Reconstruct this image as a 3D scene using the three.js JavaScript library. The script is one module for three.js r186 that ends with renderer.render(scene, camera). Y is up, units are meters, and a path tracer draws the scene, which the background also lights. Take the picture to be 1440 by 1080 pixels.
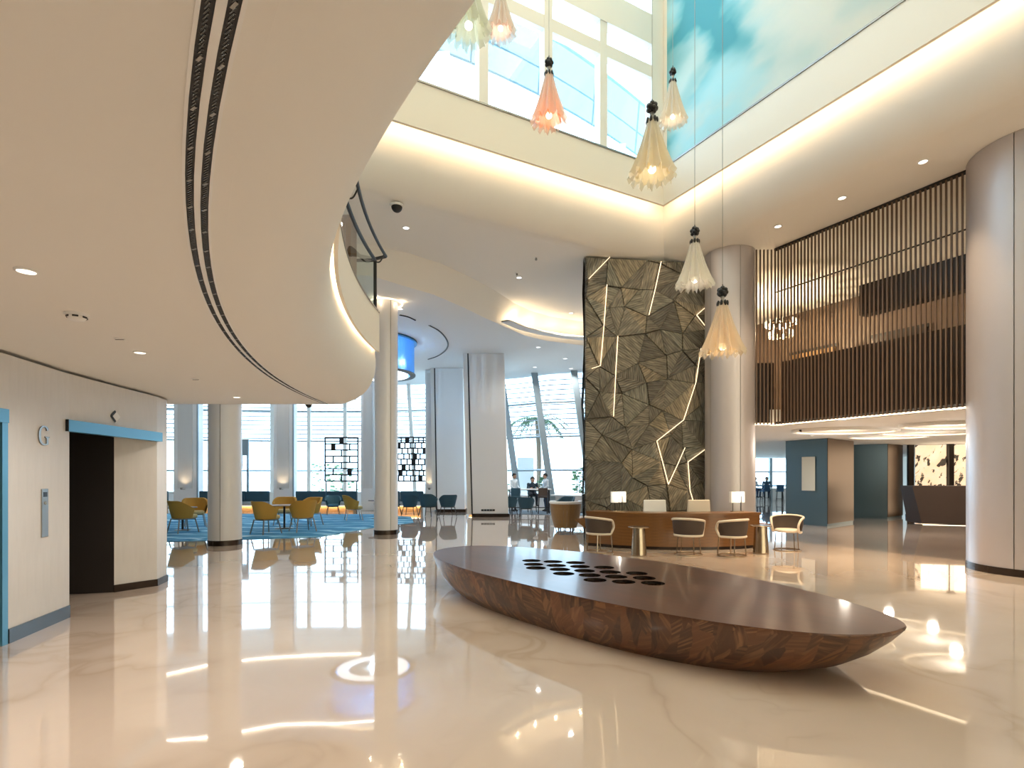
import * as THREE from 'three';
import { RoundedBoxGeometry } from 'three/addons/geometries/RoundedBoxGeometry.js';
import { TextGeometry } from 'three/addons/geometries/TextGeometry.js';
import { FontLoader } from 'three/addons/loaders/FontLoader.js';
import { MarchingCubes } from 'three/addons/objects/MarchingCubes.js';
import { RectAreaLightUniformsLib } from 'three/addons/lights/RectAreaLightUniformsLib.js';
import { mergeGeometries, mergeVertices, toCreasedNormals } from 'three/addons/utils/BufferGeometryUtils.js';

// ------------------------------------------------------------------ camera, sky, exposure
const scene = new THREE.Scene();
const F = 760, CX = 720, CY = 670, EYE = 1.6;            // focal length in pixels, horizon row, eye height
const camera = new THREE.PerspectiveCamera(2 * Math.atan(540 / F) * 180 / Math.PI, 4 / 3, 0.05, 400);
camera.position.set(0, EYE, 0);
camera.lookAt(0, EYE, -10);
camera.setViewOffset(1440, 1080, 0, 540 - CY, 1440, 1080);   // shifted lens: verticals stay vertical
scene.add(camera);
RectAreaLightUniformsLib.init();
const renderer = new THREE.WebGLRenderer({ antialias: true });
renderer.toneMapping = THREE.LinearToneMapping;
renderer.toneMappingExposure = 1.4;
renderer.shadowMap.enabled = true;
scene.background = new THREE.Color().setRGB(0.54, 0.79, 1.0);  // even bright overcast
scene.backgroundIntensity = 4.6;
const WARM = new THREE.Color().setRGB(1, 0.75, 0.47), SOFT = new THREE.Color().setRGB(1, 0.90, 0.77), COOL = new THREE.Color().setRGB(0.75, 0.9, 1);

// ------------------------------------------------------------------ helpers
const V = (X, y, d) => new THREE.Vector3(X, y, -d);                                   // plan X, height, distance ahead
const at = (px, py, d) => V((px - CX) / F * d, EYE + (CY - py) / F * d, d);           // pixel and distance
const onY = (px, py, H) => at(px, py, (H - EYE) * F / (CY - py));                     // pixel on a level surface
let seed = 7;
const rnd = () => { seed = (seed * 1664525 + 1013904223) >>> 0; return seed / 4294967296; };
const rr = (a, b) => a + (b - a) * rnd();
const used = {};
function numbered(n) { used[n] = (used[n] ?? -1) + 1; return used[n] ? n + '_' + String(used[n]).padStart(3, '0') : n; }
function shade(m) { m.castShadow = m.receiveShadow = true; return m; }
function tag(o, label, category, group, kind) {
  o.userData = { ...o.userData, label, category };
  if (group) o.userData.group = group;
  if (kind) o.userData.kind = kind;
  return o;
}
function mesh(name, geo, mat, parent) {
  const m = shade(new THREE.Mesh(geo, mat));
  m.name = parent ? name : numbered(name);
  (parent || scene).add(m);
  return m;
}
function thing(name, label, category, pos, turn = 0, group) {
  const o = new THREE.Group(); o.name = numbered(name);
  if (pos) o.position.copy(pos); o.rotation.y = turn; scene.add(o);
  return tag(o, label, category, group);
}
function struct(name, geo, mat, label, category) {
  const m = mesh(name, geo, mat); return tag(m, label, category, null, 'structure');
}
function structGroup(name, label, category) { const t = thing(name, label, category); t.userData.kind = 'structure'; return t; }
function copy(o, label, pos, turn = 0) {
  const c = o.clone(); c.name = numbered(o.name.replace(/_\d{3}$/, '')); c.userData = { ...o.userData };
  if (label) c.userData.label = label;
  if (pos) c.position.copy(pos); c.rotation.set(0, turn, 0); scene.add(c); return c;
}
const box = (w, h, d, x = 0, y = 0, z = 0) => new THREE.BoxGeometry(w, h, d).translate(x, y, z);
const rbox = (w, h, d, r, x = 0, y = 0, z = 0) => new RoundedBoxGeometry(w, h, d, 2, Math.min(r, w / 2.01, h / 2.01, d / 2.01)).translate(x, y, z);
const cyl = (r0, r1, h, n = 24, x = 0, y = 0, z = 0) => new THREE.CylinderGeometry(r0, r1, h, n).translate(x, y, z);
const merge = (a) => mergeGeometries(a.map((g) => { g = g.index ? g.toNonIndexed() : g; for (const k of Object.keys(g.attributes)) if (!['position', 'normal', 'uv'].includes(k)) g.deleteAttribute(k); return g; }));
const tube = (pts, r, n = 24, m = 8, closed = false) => new THREE.TubeGeometry(new THREE.CatmullRomCurve3(pts, closed), n, r, m, closed);
const lathe = (pts, n = 32) => new THREE.LatheGeometry(pts.map(([x, y]) => new THREE.Vector2(x, y)), n);
function bar(a, b, w, h = w) {                                   // square bar between two points
  const l = a.distanceTo(b), g = new THREE.BoxGeometry(w, l, h);
  g.applyQuaternion(new THREE.Quaternion().setFromUnitVectors(new THREE.Vector3(0, 1, 0), b.clone().sub(a).normalize()));
  return g.translate((a.x + b.x) / 2, (a.y + b.y) / 2, (a.z + b.z) / 2);
}
function shapeOf(pts) { const s = new THREE.Shape(); pts.forEach(([x, y], i) => i ? s.lineTo(x, y) : s.moveTo(x, y)); s.closePath(); return s; }
function slab(pts, y0, y1, holes = []) {                          // level plate from plan points (X, d)
  const s = shapeOf(pts); for (const h of holes) s.holes.push(shapeOf(h));
  return new THREE.ExtrudeGeometry(s, { depth: y1 - y0, bevelEnabled: false }).rotateX(-Math.PI / 2).translate(0, y0, 0);
}
function grid(rows, crease = 0.6) {                               // surface through rows of points
  const n = rows.length, m = rows[0].length, p = [], uv = [], ix = [];
  rows.forEach((r, i) => r.forEach((q, j) => { p.push(q.x, q.y, q.z); uv.push(j / (m - 1), i / (n - 1)); }));
  for (let i = 0; i < n - 1; i++) for (let j = 0; j < m - 1; j++) { const a = i * m + j, b = a + 1, c = a + m, e = c + 1; ix.push(a, b, c, b, e, c); }
  const g = new THREE.BufferGeometry();
  g.setAttribute('position', new THREE.Float32BufferAttribute(p, 3)); g.setAttribute('uv', new THREE.Float32BufferAttribute(uv, 2)); g.setIndex(ix);
  return toCreasedNormals(g, crease);
}
function offsets(path, closed) {                                  // mitred side vectors of a plan path (to its left in X,d)
  const n = path.length;
  return path.map((p, i) => {
    const a = path[closed ? (i + n - 1) % n : Math.max(i - 1, 0)], b = path[closed ? (i + 1) % n : Math.min(i + 1, n - 1)];
    const nrm = (u, v) => { const l = Math.hypot(v[0] - u[0], v[1] - u[1]) || 1; return [-(v[1] - u[1]) / l, (v[0] - u[0]) / l]; };
    const n1 = a === p ? nrm(p, b) : nrm(a, p), n2 = b === p ? n1 : nrm(p, b);
    const m = [n1[0] + n2[0], n1[1] + n2[1]], k = 2 / (m[0] ** 2 + m[1] ** 2 || 1);
    return [m[0] * k, m[1] * k];
  });
}
function sweep(path, profile, closed = false, crease = 0.6) {     // profile points: [offset to the left, height]
  const o = offsets(path, closed), idx = path.map((_, i) => i); if (closed) idx.push(0);
  return grid(idx.map((i) => profile.map(([s, h]) => V(path[i][0] + o[i][0] * s, h, path[i][1] + o[i][1] * s))), crease);
}
const ring = (a) => [...a, a[0]];
function rectLight(name, color, intensity, w, h, pos, towards, parent) {
  const l = new THREE.RectAreaLight(color, intensity, w, h); l.name = name;
  (parent || scene).add(l); l.position.copy(pos); l.lookAt(towards); return l;
}
function spot(name, color, intensity, pos, target, angle = 0.9, pen = 0.6, radius = 4) {
  const l = new THREE.SpotLight(color, intensity, 0, angle, pen); l.name = name; l.castShadow = true; l.shadow.radius = radius;
  l.position.copy(pos); l.target.position.copy(target); scene.add(l, l.target); l.target.name = 'aim'; return l;
}
// ------------------------------------------------------------------ textures
const hash = (x, y, s) => { let h = (x * 374761393 + y * 668265263 + s * 974634777) | 0; h = Math.imul(h ^ (h >>> 13), 1274126177); return ((h ^ (h >>> 16)) >>> 0) / 4294967296; };
function vnoise(x, y, per, s) {
  const xi = Math.floor(x), yi = Math.floor(y), fx = x - xi, fy = y - yi, u = fx * fx * (3 - 2 * fx), v = fy * fy * (3 - 2 * fy);
  const m = (a) => ((a % per) + per) % per, h = (i, j) => hash(m(xi + i), m(yi + j), s);
  return (h(0, 0) * (1 - u) + h(1, 0) * u) * (1 - v) + (h(0, 1) * (1 - u) + h(1, 1) * u) * v;
}
function fbm(x, y, per, s, oct = 4) { let a = 0, k = 0.5, t = 0; for (let i = 0; i < oct; i++) { a += k * vnoise(x, y, per, s + i); t += k; k /= 2; x *= 2; y *= 2; per *= 2; } return a / t; }
function texture(w, h, fn, srgb = true) {
  const a = new Uint8Array(w * h * 4);
  for (let j = 0; j < h; j++) for (let i = 0; i < w; i++) { const c = fn(i / w, j / h), k = (j * w + i) * 4; for (let q = 0; q < 3; q++) a[k + q] = Math.max(0, Math.min(255, (c.length ? c[q] : c) * 255)); a[k + 3] = 255; }
  const t = new THREE.DataTexture(a, w, h); t.magFilter = THREE.LinearFilter; t.minFilter = THREE.LinearMipmapLinearFilter; t.generateMipmaps = true;
  t.wrapS = t.wrapT = THREE.RepeatWrapping; if (srgb) t.colorSpace = THREE.SRGBColorSpace; t.needsUpdate = true; return t;
}
const lerp = (a, b, t) => a + (b - a) * t, mix3 = (a, b, t) => a.map((x, i) => lerp(x, b[i], t)), sstep = (a, b, x) => { x = Math.max(0, Math.min(1, (x - a) / (b - a))); return x * x * (3 - 2 * x); };
const rep = (t, x, y = x) => { const c = t.clone(); c.repeat.set(x, y); c.needsUpdate = true; return c; };

const marbleMap = texture(900, 900, (u, v) => {
  const w = fbm(u * 4, v * 4, 4, 11, 4), cloud = fbm(u * 5 + w * 1.5, v * 5 + w, 5, 3, 5);
  const vein = Math.pow(1 - Math.abs(2 * fbm(u * 6 + w * 2, v * 3 + w * 2, 3, 31, 5) - 1), 14);
  const fine = Math.pow(1 - Math.abs(2 * fbm(u * 9 + w * 3, v * 12, 3, 57, 4) - 1), 22);
  let c = mix3([0.87, 0.80, 0.745], [0.79, 0.71, 0.645], cloud);
  c = mix3(c, [0.66, 0.57, 0.49], 0.35 * vein * sstep(0.4, 0.65, cloud));
  return mix3(c, [0.62, 0.54, 0.46], 0.28 * fine * sstep(0.5, 0.7, w));
});
const plasterMap = texture(512, 512, (u, v) => { const n = 0.5 * fbm(u * 4, v * 3, 3, 71, 5) + 0.5 * fbm(u * 32, v * 4, 4, 81, 3); return [0.84 + 0.06 * n, 0.83 + 0.06 * n, 0.815 + 0.06 * n]; });
const woodMap = (dark, light, s, stretch = 14) => texture(384, 384, (u, v) => { const g = fbm(u * 3 + 0.4 * fbm(u * 2, v * 2, 2, s, 3), v * stretch * 2, 2, s + 9, 5), f = fbm(u * 8, v * 128, 8, s + 20, 2); return mix3(dark, light, 0.7 * g + 0.3 * f); });
const mosaicMap = texture(896, 448, (u, v) => {                 // patchwork of hardwood offcuts
  let best = 9, id = 0; const nx = 34, ny = 6;
  const wx = u + 0.10 * v, wy = v + 0.15 * Math.sin(u * 6.283 * 3), xi = Math.floor(wx * nx), yi = Math.floor(wy * ny);
  for (let i = -1; i < 2; i++) for (let j = -1; j < 2; j++) { const a = ((xi + i) % nx + nx) % nx, b = ((yi + j) % ny + ny) % ny, dx = xi + i + hash(a, b, 1) - wx * nx, dy = yi + j + hash(a, b, 2) - wy * ny, q = Math.abs(dx * 1.3 + dy * 0.5 * (hash(a, b, 7) - 0.5)) + Math.abs(dy) * 0.8; if (q < best) { best = q; id = hash(a, b, 3); } }
  const ang = id * 6.3, s = Math.cos(ang) * u * 2 + Math.sin(ang) * v, tt = -Math.sin(ang) * u * 2 + Math.cos(ang) * v, g = fbm(s * 90 + 50, tt * 8 + 50, 512, 9 + Math.floor(id * 8), 3);
  return mix3(mix3([0.27, 0.155, 0.10], [0.47, 0.29, 0.18], Math.pow(id, 1.4)), [0.62, 0.44, 0.29], 0.75 * sstep(0.4, 0.75, g) * (0.25 + 0.75 * hash(Math.floor(id * 997), 3, 5)));
});
const topMap = texture(640, 320, (u, v) => { const g = fbm(u * 3, v * 26, 2, 15, 5), p = fbm(u * 10, v * 6, 2, 25, 2); return mix3([0.24, 0.13, 0.085], [0.42, 0.25, 0.17], 0.55 * g + 0.45 * p); });
const deskMap = woodMap([0.35, 0.225, 0.10], [0.56, 0.375, 0.185], 41);
const walnutMap = woodMap([0.30, 0.20, 0.13], [0.42, 0.29, 0.19], 61);
const oakMap = woodMap([0.55, 0.42, 0.27], [0.70, 0.56, 0.38], 77, 6);
const carpetMap = texture(640, 640, (u, v) => {
  const w = fbm(u * 3, v * 3, 3, 90, 4), band = fbm(u * 3 + w * 2, v * 18 + w * 5, 3, 95, 4);
  let c = mix3([0.20, 0.52, 0.70], [0.58, 0.80, 0.90], sstep(0.3, 0.5, band)); c = mix3(c, [0.92, 0.96, 0.97], 0.9 * sstep(0.48, 0.62, band));
  return c.map((x) => x * (0.92 + 0.16 * hash(Math.floor(u * 1024), Math.floor(v * 1024), 4)));
});
const carvedMap = texture(512, 512, (u, v) => { const k = 0.5 + 0.5 * Math.sin((v * 20 + 0.9 * fbm(u * 5, v * 5, 5, 21, 3)) * 6.283), n = fbm(u * 6, v * 24, 6, 23, 4); return mix3([0.28, 0.255, 0.21], [0.76, 0.71, 0.62], 0.2 * k * k * (0.3 + 1.4 * fbm(u * 4 + 7, v * 4, 4, 33, 3)) + 0.72 * n); });
const carvedBump = texture(512, 512, (u, v) => 0.5 + 0.35 * Math.sin((v * 20 + 0.9 * fbm(u * 5, v * 5, 5, 21, 3)) * 6.283) + 0.3 * (fbm(u * 16, v * 40, 8, 27, 3) - 0.5), false);
const muralMap = texture(768, 576, (u, v) => {                  // u: from the corner along the wall, v: upwards
  const w = fbm(u * 4, v * 4, 64, 140, 5), w2 = fbm(u * 7 + 9, v * 7, 64, 150, 5);
  let c = mix3([0.80, 0.80, 0.76], [0.72, 0.77, 0.75], sstep(0.35, 0.65, w2));
  const near = 1 - sstep(0.04, 0.36, u + 0.35 * (w - 0.5));
  c = mix3(c, [0.62, 0.81, 0.84], near * (0.4 + 0.7 * sstep(0.4, 0.6, w2)));
  const stroke = (a, b, k, wid, jit) => Math.exp(-(((v - a - b * u + jit * (w - 0.5)) / wid) ** 2)) * k;
  const s = stroke(0.33, 0.75, near, 0.055, 0.25) + stroke(0.56, -1.9, near * 0.9, 0.06, 0.3) + stroke(0.16, 0.9, near * 0.6, 0.05, 0.3);
  c = mix3(c, [0.20, 0.55, 0.60], Math.min(0.9, s * (0.5 + 1.0 * sstep(0.38, 0.66, w2))));
  return mix3(c, [0.92, 0.93, 0.91], 0.75 * near * sstep(0.52, 0.7, fbm(u * 5 + 3, v * 5 + 2, 64, 160, 4)));
});
muralMap.wrapS = muralMap.wrapT = THREE.ClampToEdgeWrapping;
const onyxMap = texture(512, 512, (u, v) => {
  const w = fbm(u * 3, v * 5, 1e4, 210, 4), n = fbm(u * 4 + w, v * 9 + w * 2, 1e4, 215, 5), leaf = fbm(u * 9 + w * 3, v * 16 - u * 6, 1e4, 222, 4);
  let c = mix3([1, 0.93, 0.82], [0.95, 0.82, 0.66], n);
  return mix3(c, [0.22, 0.18, 0.14], 0.95 * sstep(0.57, 0.64, leaf + 0.08 * (0.5 - v)));
});
onyxMap.wrapS = onyxMap.wrapT = THREE.ClampToEdgeWrapping;
const grainBump = texture(256, 256, (u, v) => hash(Math.floor(u * 256), Math.floor(v * 256), 8), false);

// ------------------------------------------------------------------ materials
const S = (o) => new THREE.MeshStandardMaterial(o), PH = (o) => new THREE.MeshPhysicalMaterial(o), L = (r, g, b) => new THREE.Color().setRGB(r, g, b);
const DS = THREE.DoubleSide;
const M = {
  floor: PH({ map: rep(marbleMap, 1 / 7), roughness: 0.045, clearcoat: 0.6, clearcoatRoughness: 0.02 }),
  ceiling: S({ color: L(0.86, 0.845, 0.81), roughness: 0.85, side: DS }),
  ceilingCool: S({ color: L(0.86, 0.87, 0.87), roughness: 0.8, side: DS }),
  cream: S({ color: L(0.82, 0.765, 0.68), roughness: 0.7, side: DS }),
  plaster: S({ map: plasterMap, roughness: 0.55, side: DS }),
  white: S({ color: L(0.87, 0.87, 0.865), roughness: 0.5, side: DS }),
  frame: S({ color: L(0.80, 0.77, 0.72), roughness: 0.45 }),
  bluegrey: S({ color: L(0.34, 0.42, 0.47), roughness: 0.4, metalness: 0.3 }),
  louvre: S({ color: L(0.17, 0.175, 0.18), roughness: 0.6, side: DS }),
  dark: S({ color: L(0.02, 0.02, 0.022), roughness: 0.6, side: DS }),
  black: S({ color: L(0.012, 0.012, 0.014), roughness: 0.45 }),
  liftDoor: S({ color: L(0.035, 0.027, 0.023), roughness: 0.35, metalness: 0.4 }),
  skirt: S({ color: L(0.05, 0.035, 0.028), roughness: 0.25, metalness: 0.6 }),
  skirtGrey: S({ color: L(0.10, 0.11, 0.115), roughness: 0.25, metalness: 0.6 }),
  steel: S({ color: L(0.32, 0.31, 0.29), roughness: 0.35, metalness: 0.9 }),
  bronze: S({ color: L(0.45, 0.36, 0.26), roughness: 0.25, metalness: 1 }),
  blueLintel: S({ color: L(0.10, 0.33, 0.50), roughness: 0.35, metalness: 0.2 }),
  pearl: PH({ color: L(0.58, 0.545, 0.565), roughness: 0.42, metalness: 0.5, clearcoat: 0.3, clearcoatRoughness: 0.25 }),
  pearlPale: PH({ color: L(0.80, 0.785, 0.79), roughness: 0.42, metalness: 0.12, clearcoat: 0.3, clearcoatRoughness: 0.25 }),
  benchSide: PH({ map: rep(mosaicMap, 1), roughness: 0.38, clearcoat: 0.5, clearcoatRoughness: 0.18 }),
  benchTop: PH({ map: rep(topMap, 1 / 5, 1 / 2.5), roughness: 0.4, clearcoat: 0.35, clearcoatRoughness: 0.1 }),
  desk: PH({ map: rep(deskMap, 1, 1), roughness: 0.35, clearcoat: 0.3, clearcoatRoughness: 0.2 }),
  walnut: S({ map: rep(walnutMap, 1), roughness: 0.45 }),
  oak: S({ map: rep(oakMap, 1), roughness: 0.5 }),
  slat: S({ color: L(0.13, 0.085, 0.06), roughness: 0.4, metalness: 0.15 }),
  parapet: S({ color: L(0.035, 0.026, 0.022), roughness: 0.25, metalness: 0.3 }),
  carpet: S({ map: rep(carpetMap, 1 / 5), roughness: 0.95, bumpMap: rep(grainBump, 3), bumpScale: 0.004 }),
  carpetGrey: S({ color: L(0.16, 0.20, 0.24), roughness: 0.95, bumpMap: rep(grainBump, 3), bumpScale: 0.004 }),
  mustard: S({ color: L(0.56, 0.30, 0.05), roughness: 0.8, side: DS }),
  mustardPale: S({ color: L(0.62, 0.49, 0.24), roughness: 0.85, side: DS }),
  teal: S({ color: L(0.03, 0.085, 0.125), roughness: 0.75, side: DS }),
  tealLight: S({ color: L(0.07, 0.17, 0.21), roughness: 0.75, side: DS }),
  seatGrey: S({ color: L(0.27, 0.33, 0.38), roughness: 0.85 }),
  creamRim: S({ color: L(0.78, 0.68, 0.56), roughness: 0.4 }),
  brownFabric: S({ color: L(0.075, 0.052, 0.042), roughness: 0.7, side: DS }),
  shadeWhite: S({ color: L(0.85, 0.83, 0.78), roughness: 0.7, emissive: L(1, 0.9, 0.75), emissiveIntensity: 0.12 }),
  cabinetTeal: S({ color: L(0.115, 0.175, 0.205), roughness: 0.3, metalness: 0.55 }),
  cabinetBronze: S({ color: L(0.10, 0.056, 0.025), roughness: 0.33, metalness: 0.8 }),
  counter: S({ color: L(0.060, 0.036, 0.027), roughness: 0.65, metalness: 0 }),
  paper: S({ color: L(0.74, 0.73, 0.62), roughness: 0.5 }),
  glass: PH({ color: L(0.97, 0.99, 1), roughness: 0, transmission: 1, thickness: 0, ior: 1.45, side: DS }),
  bronzeGlass: PH({ color: L(0.98, 0.79, 0.60), roughness: 0, transmission: 1, thickness: 0, ior: 1.45, side: DS }),  // bronze tint warms the fill light through the added glazing
  tintGlass: PH({ color: L(0.22, 0.33, 0.37), roughness: 0.05, transmission: 0.7, thickness: 0, ior: 1.45, side: DS }),
  railGlass: PH({ color: L(0.80, 0.88, 0.86), roughness: 0, transmission: 1, thickness: 0, ior: 1.45, side: DS }),
  mural: S({ map: muralMap, roughness: 0.6, side: DS }),
  led: S({ color: L(1, 0.9, 0.75), emissive: WARM, emissiveIntensity: 6, name: 'led_glow' }),
  ledSoft: S({ color: L(1, 0.9, 0.75), emissive: L(1, 0.80, 0.55), emissiveIntensity: 1.5 }),
  ledDim: S({ color: L(1, 0.9, 0.75), emissive: L(1, 0.76, 0.46), emissiveIntensity: 0.9 }),
  ledLine: S({ color: L(1, 0.9, 0.75), emissive: L(1, 0.74, 0.45), emissiveIntensity: 1.2 }),
  lamp: S({ color: L(1, 1, 1), emissive: L(1, 0.90, 0.74), emissiveIntensity: 2 }),
  lampCool: S({ color: L(1, 1, 1), emissive: L(0.92, 0.96, 1), emissiveIntensity: 1.6 }),
  onyx: S({ map: onyxMap, roughness: 0.3, emissive: L(1, 1, 1), emissiveMap: onyxMap, emissiveIntensity: 0.62 }),
  leafGreen: PH({ color: L(0.10, 0.19, 0.09), roughness: 0.9, transmission: 0.4, thickness: 0, side: DS }),
  trunk: S({ color: L(0.22, 0.16, 0.11), roughness: 0.9 }),
  paving: S({ color: L(0.60, 0.59, 0.56), roughness: 0.9 }),
};

// ------------------------------------------------------------------ plan
const HC = 7.1, HL = 6.45, LOW = 2.8, TOPB = 4.3;                 // main ceiling, lounge ceiling, low soffit, balcony edge
const C = [3.6, 12.86], e1 = [0.472, -0.882], e2 = [-0.882, -0.472], L1 = 12, L2 = 9;
const plan = (s, t) => [C[0] + e1[0] * s + e2[0] * t, C[1] + e1[1] * s + e2[1] * t];  // atrium axes
const opening = [plan(0, 0), plan(L1, 0), plan(L1, L2), plan(0, L2)];
const grow = (k) => [plan(-k, -k), plan(L1 + k, -k), plan(L1 + k, L2 + k), plan(-k, L2 + k)];
const RC = [9.508, 8.662], RS = 12.576;                           // the balcony's circle, radius of the air slot
const arc = (r, a) => [RC[0] - r * Math.cos(a), RC[1] - r * Math.sin(a)];
const arcPts = (r, a0, a1, n) => Array.from({ length: n + 1 }, (_, i) => arc(r, lerp(a0, a1, i / n)));
const A0 = -0.024, A1 = 1.8;
const W_L = -20, W_R = 25, D_B = -9;
const facadePts = [[-20, 26.8], [-16, 28], [-12, 28.6], [-5.4, 28.4], [-0.2, 26.7], [3, 24.9], [7, 25.6], [11.5, 30], [15, 35.4], [18, 36.6], [25, 36.8]];
const facadeCurve = new THREE.CatmullRomCurve3(facadePts.map(([x, d]) => V(x, 0, d)), false, 'centripetal');
const NB = 27, bays = facadeCurve.getSpacedPoints(NB).map((p) => [p.x, -p.z]);

// ------------------------------------------------------------------ floor
struct('floor', slab([[W_L, D_B], [W_R, D_B], [W_R, 37], [18, 36.9], [15, 35.7], [11.5, 30.4], [7, 26], [3, 25.4], [-0.2, 27.2], [-5.4, 28.9], [-12, 29], [-16, 28.4], [W_L, 27.2]], -0.25, 0), M.floor, 'polished cream marble floor of the lobby', 'floor');
tag(mesh('blue_carpet', slab([[-16, 13], [-8.3, 13.25], [-5.1, 14.2], [-4.3, 16.9], [-3.4, 18.7], [-4, 21.4], [-6, 22.8], [-16, 23.2]], 0.001, 0.012), M.carpet), 'blue wave patterned carpet under the mustard chairs', 'carpet');
tag(mesh('grey_carpet', slab([[-0.2, 22.9], [1.5, 22.4], [3, 22.0], [5, 22.5], [6, 24.8], [3, 24.2], [-0.2, 25.9]], 0.001, 0.012), M.carpetGrey), 'dark grey carpet under the high table by the slanted windows', 'carpet');

// ------------------------------------------------------------------ ceilings
const lowEdge = [[-3.31, 13.16], [-2.81, 13.7], [-2.10, 14.4], [-1.40, 15.5], [-0.79, 16.6], [-0.16, 17.64], [0.45, 18.6], [1.2, 19.3], [2.6, 20.0], [6, 21]];
const upEdge = [[-3.10, 13.0], [-2.55, 13.3], [-1.80, 14.0], [-1.05, 15.05], [-0.45, 16.1], [0.05, 17.1], [0.6, 17.95], [1.3, 18.6], [2.7, 19.3], [6, 20.3]];
const lowL = [[W_L, 11.2], [-9, 11.6], [-5.5, 12.2]], upL = [[W_L, 11.0], [-9, 11.4], [-5.4, 12.0]];
const upAll = [...upL, ...upEdge], lowAll = [...lowL, ...lowEdge];
struct('ceiling', slab([[W_L, D_B], [W_R, D_B], [W_R, 38], [8, 38], ...[...upAll].reverse()], HC, HC + 0.3, [grow(1.15)]), M.ceiling, 'pale flat lobby ceiling around the atrium opening', 'ceiling');
struct('ceiling', slab([...lowAll, [9, 28], ...[...bays].reverse().filter(([x]) => x < 8).map(([x, d]) => [x, d + 0.3])], HL, HL + 0.25), M.ceilingCool, 'cool white lower ceiling above the lounge', 'ceiling');
struct('trim_1', grid([upAll.map(([x, d]) => V(x, HC + 0.02, d)), upAll.map(([x, d], i) => V(lerp(x, lowAll[i][0], 0.35), HC - 0.22, lerp(d, lowAll[i][1], 0.35))), upAll.map(([x, d], i) => V(lerp(x, lowAll[i][0], 0.8), HL + 0.12, lerp(d, lowAll[i][1], 0.8))), lowAll.map(([x, d]) => V(x, HL, d))]), M.ceiling, 'curved bulkhead stepping down to the lounge ceiling', 'bulkhead');

// ------------------------------------------------------------------ outer walls
struct('wall_left', box(0.3, 8, 38, W_L - 0.15, 3.9, -9), M.plaster, 'pale end wall of the lounge', 'wall');
struct('wall_right', box(0.3, 8, 48, W_R + 0.15, 3.9, -14), M.cream, 'cream end wall behind the reception desks', 'wall');
struct('wall_back', box(3 - W_L, 8, 0.3, (W_L + 3) / 2, 3.9, -D_B + 0.15), M.cream, 'cream wall across the entrance side', 'wall');
{ // added, unseen glazed front behind the viewpoint, giving soft fill light
  const f = structGroup('window_4', 'added unseen glazed front with white frames for fill light', 'window'), z = -D_B + 0.1;
  for (let i = 0; i <= 11; i++) mesh('mullion', box(0.14, 7.3, 0.2, 3 + i * 2, 3.65, z), M.frame, f);
  for (const y of [0.06, 2.9, 5.0, 7.05]) mesh('transom', box(22, 0.12, 0.2, 14, y, z), M.frame, f);
  for (let i = 0; i < 11; i++) for (const [y0, y1] of [[0.1, 2.85], [2.95, 4.95], [5.05, 7.0]]) mesh('pane', box(1.88, y1 - y0, 0.012, 4 + i * 2, (y0 + y1) / 2, z), M.bronzeGlass, f);
}

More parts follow.
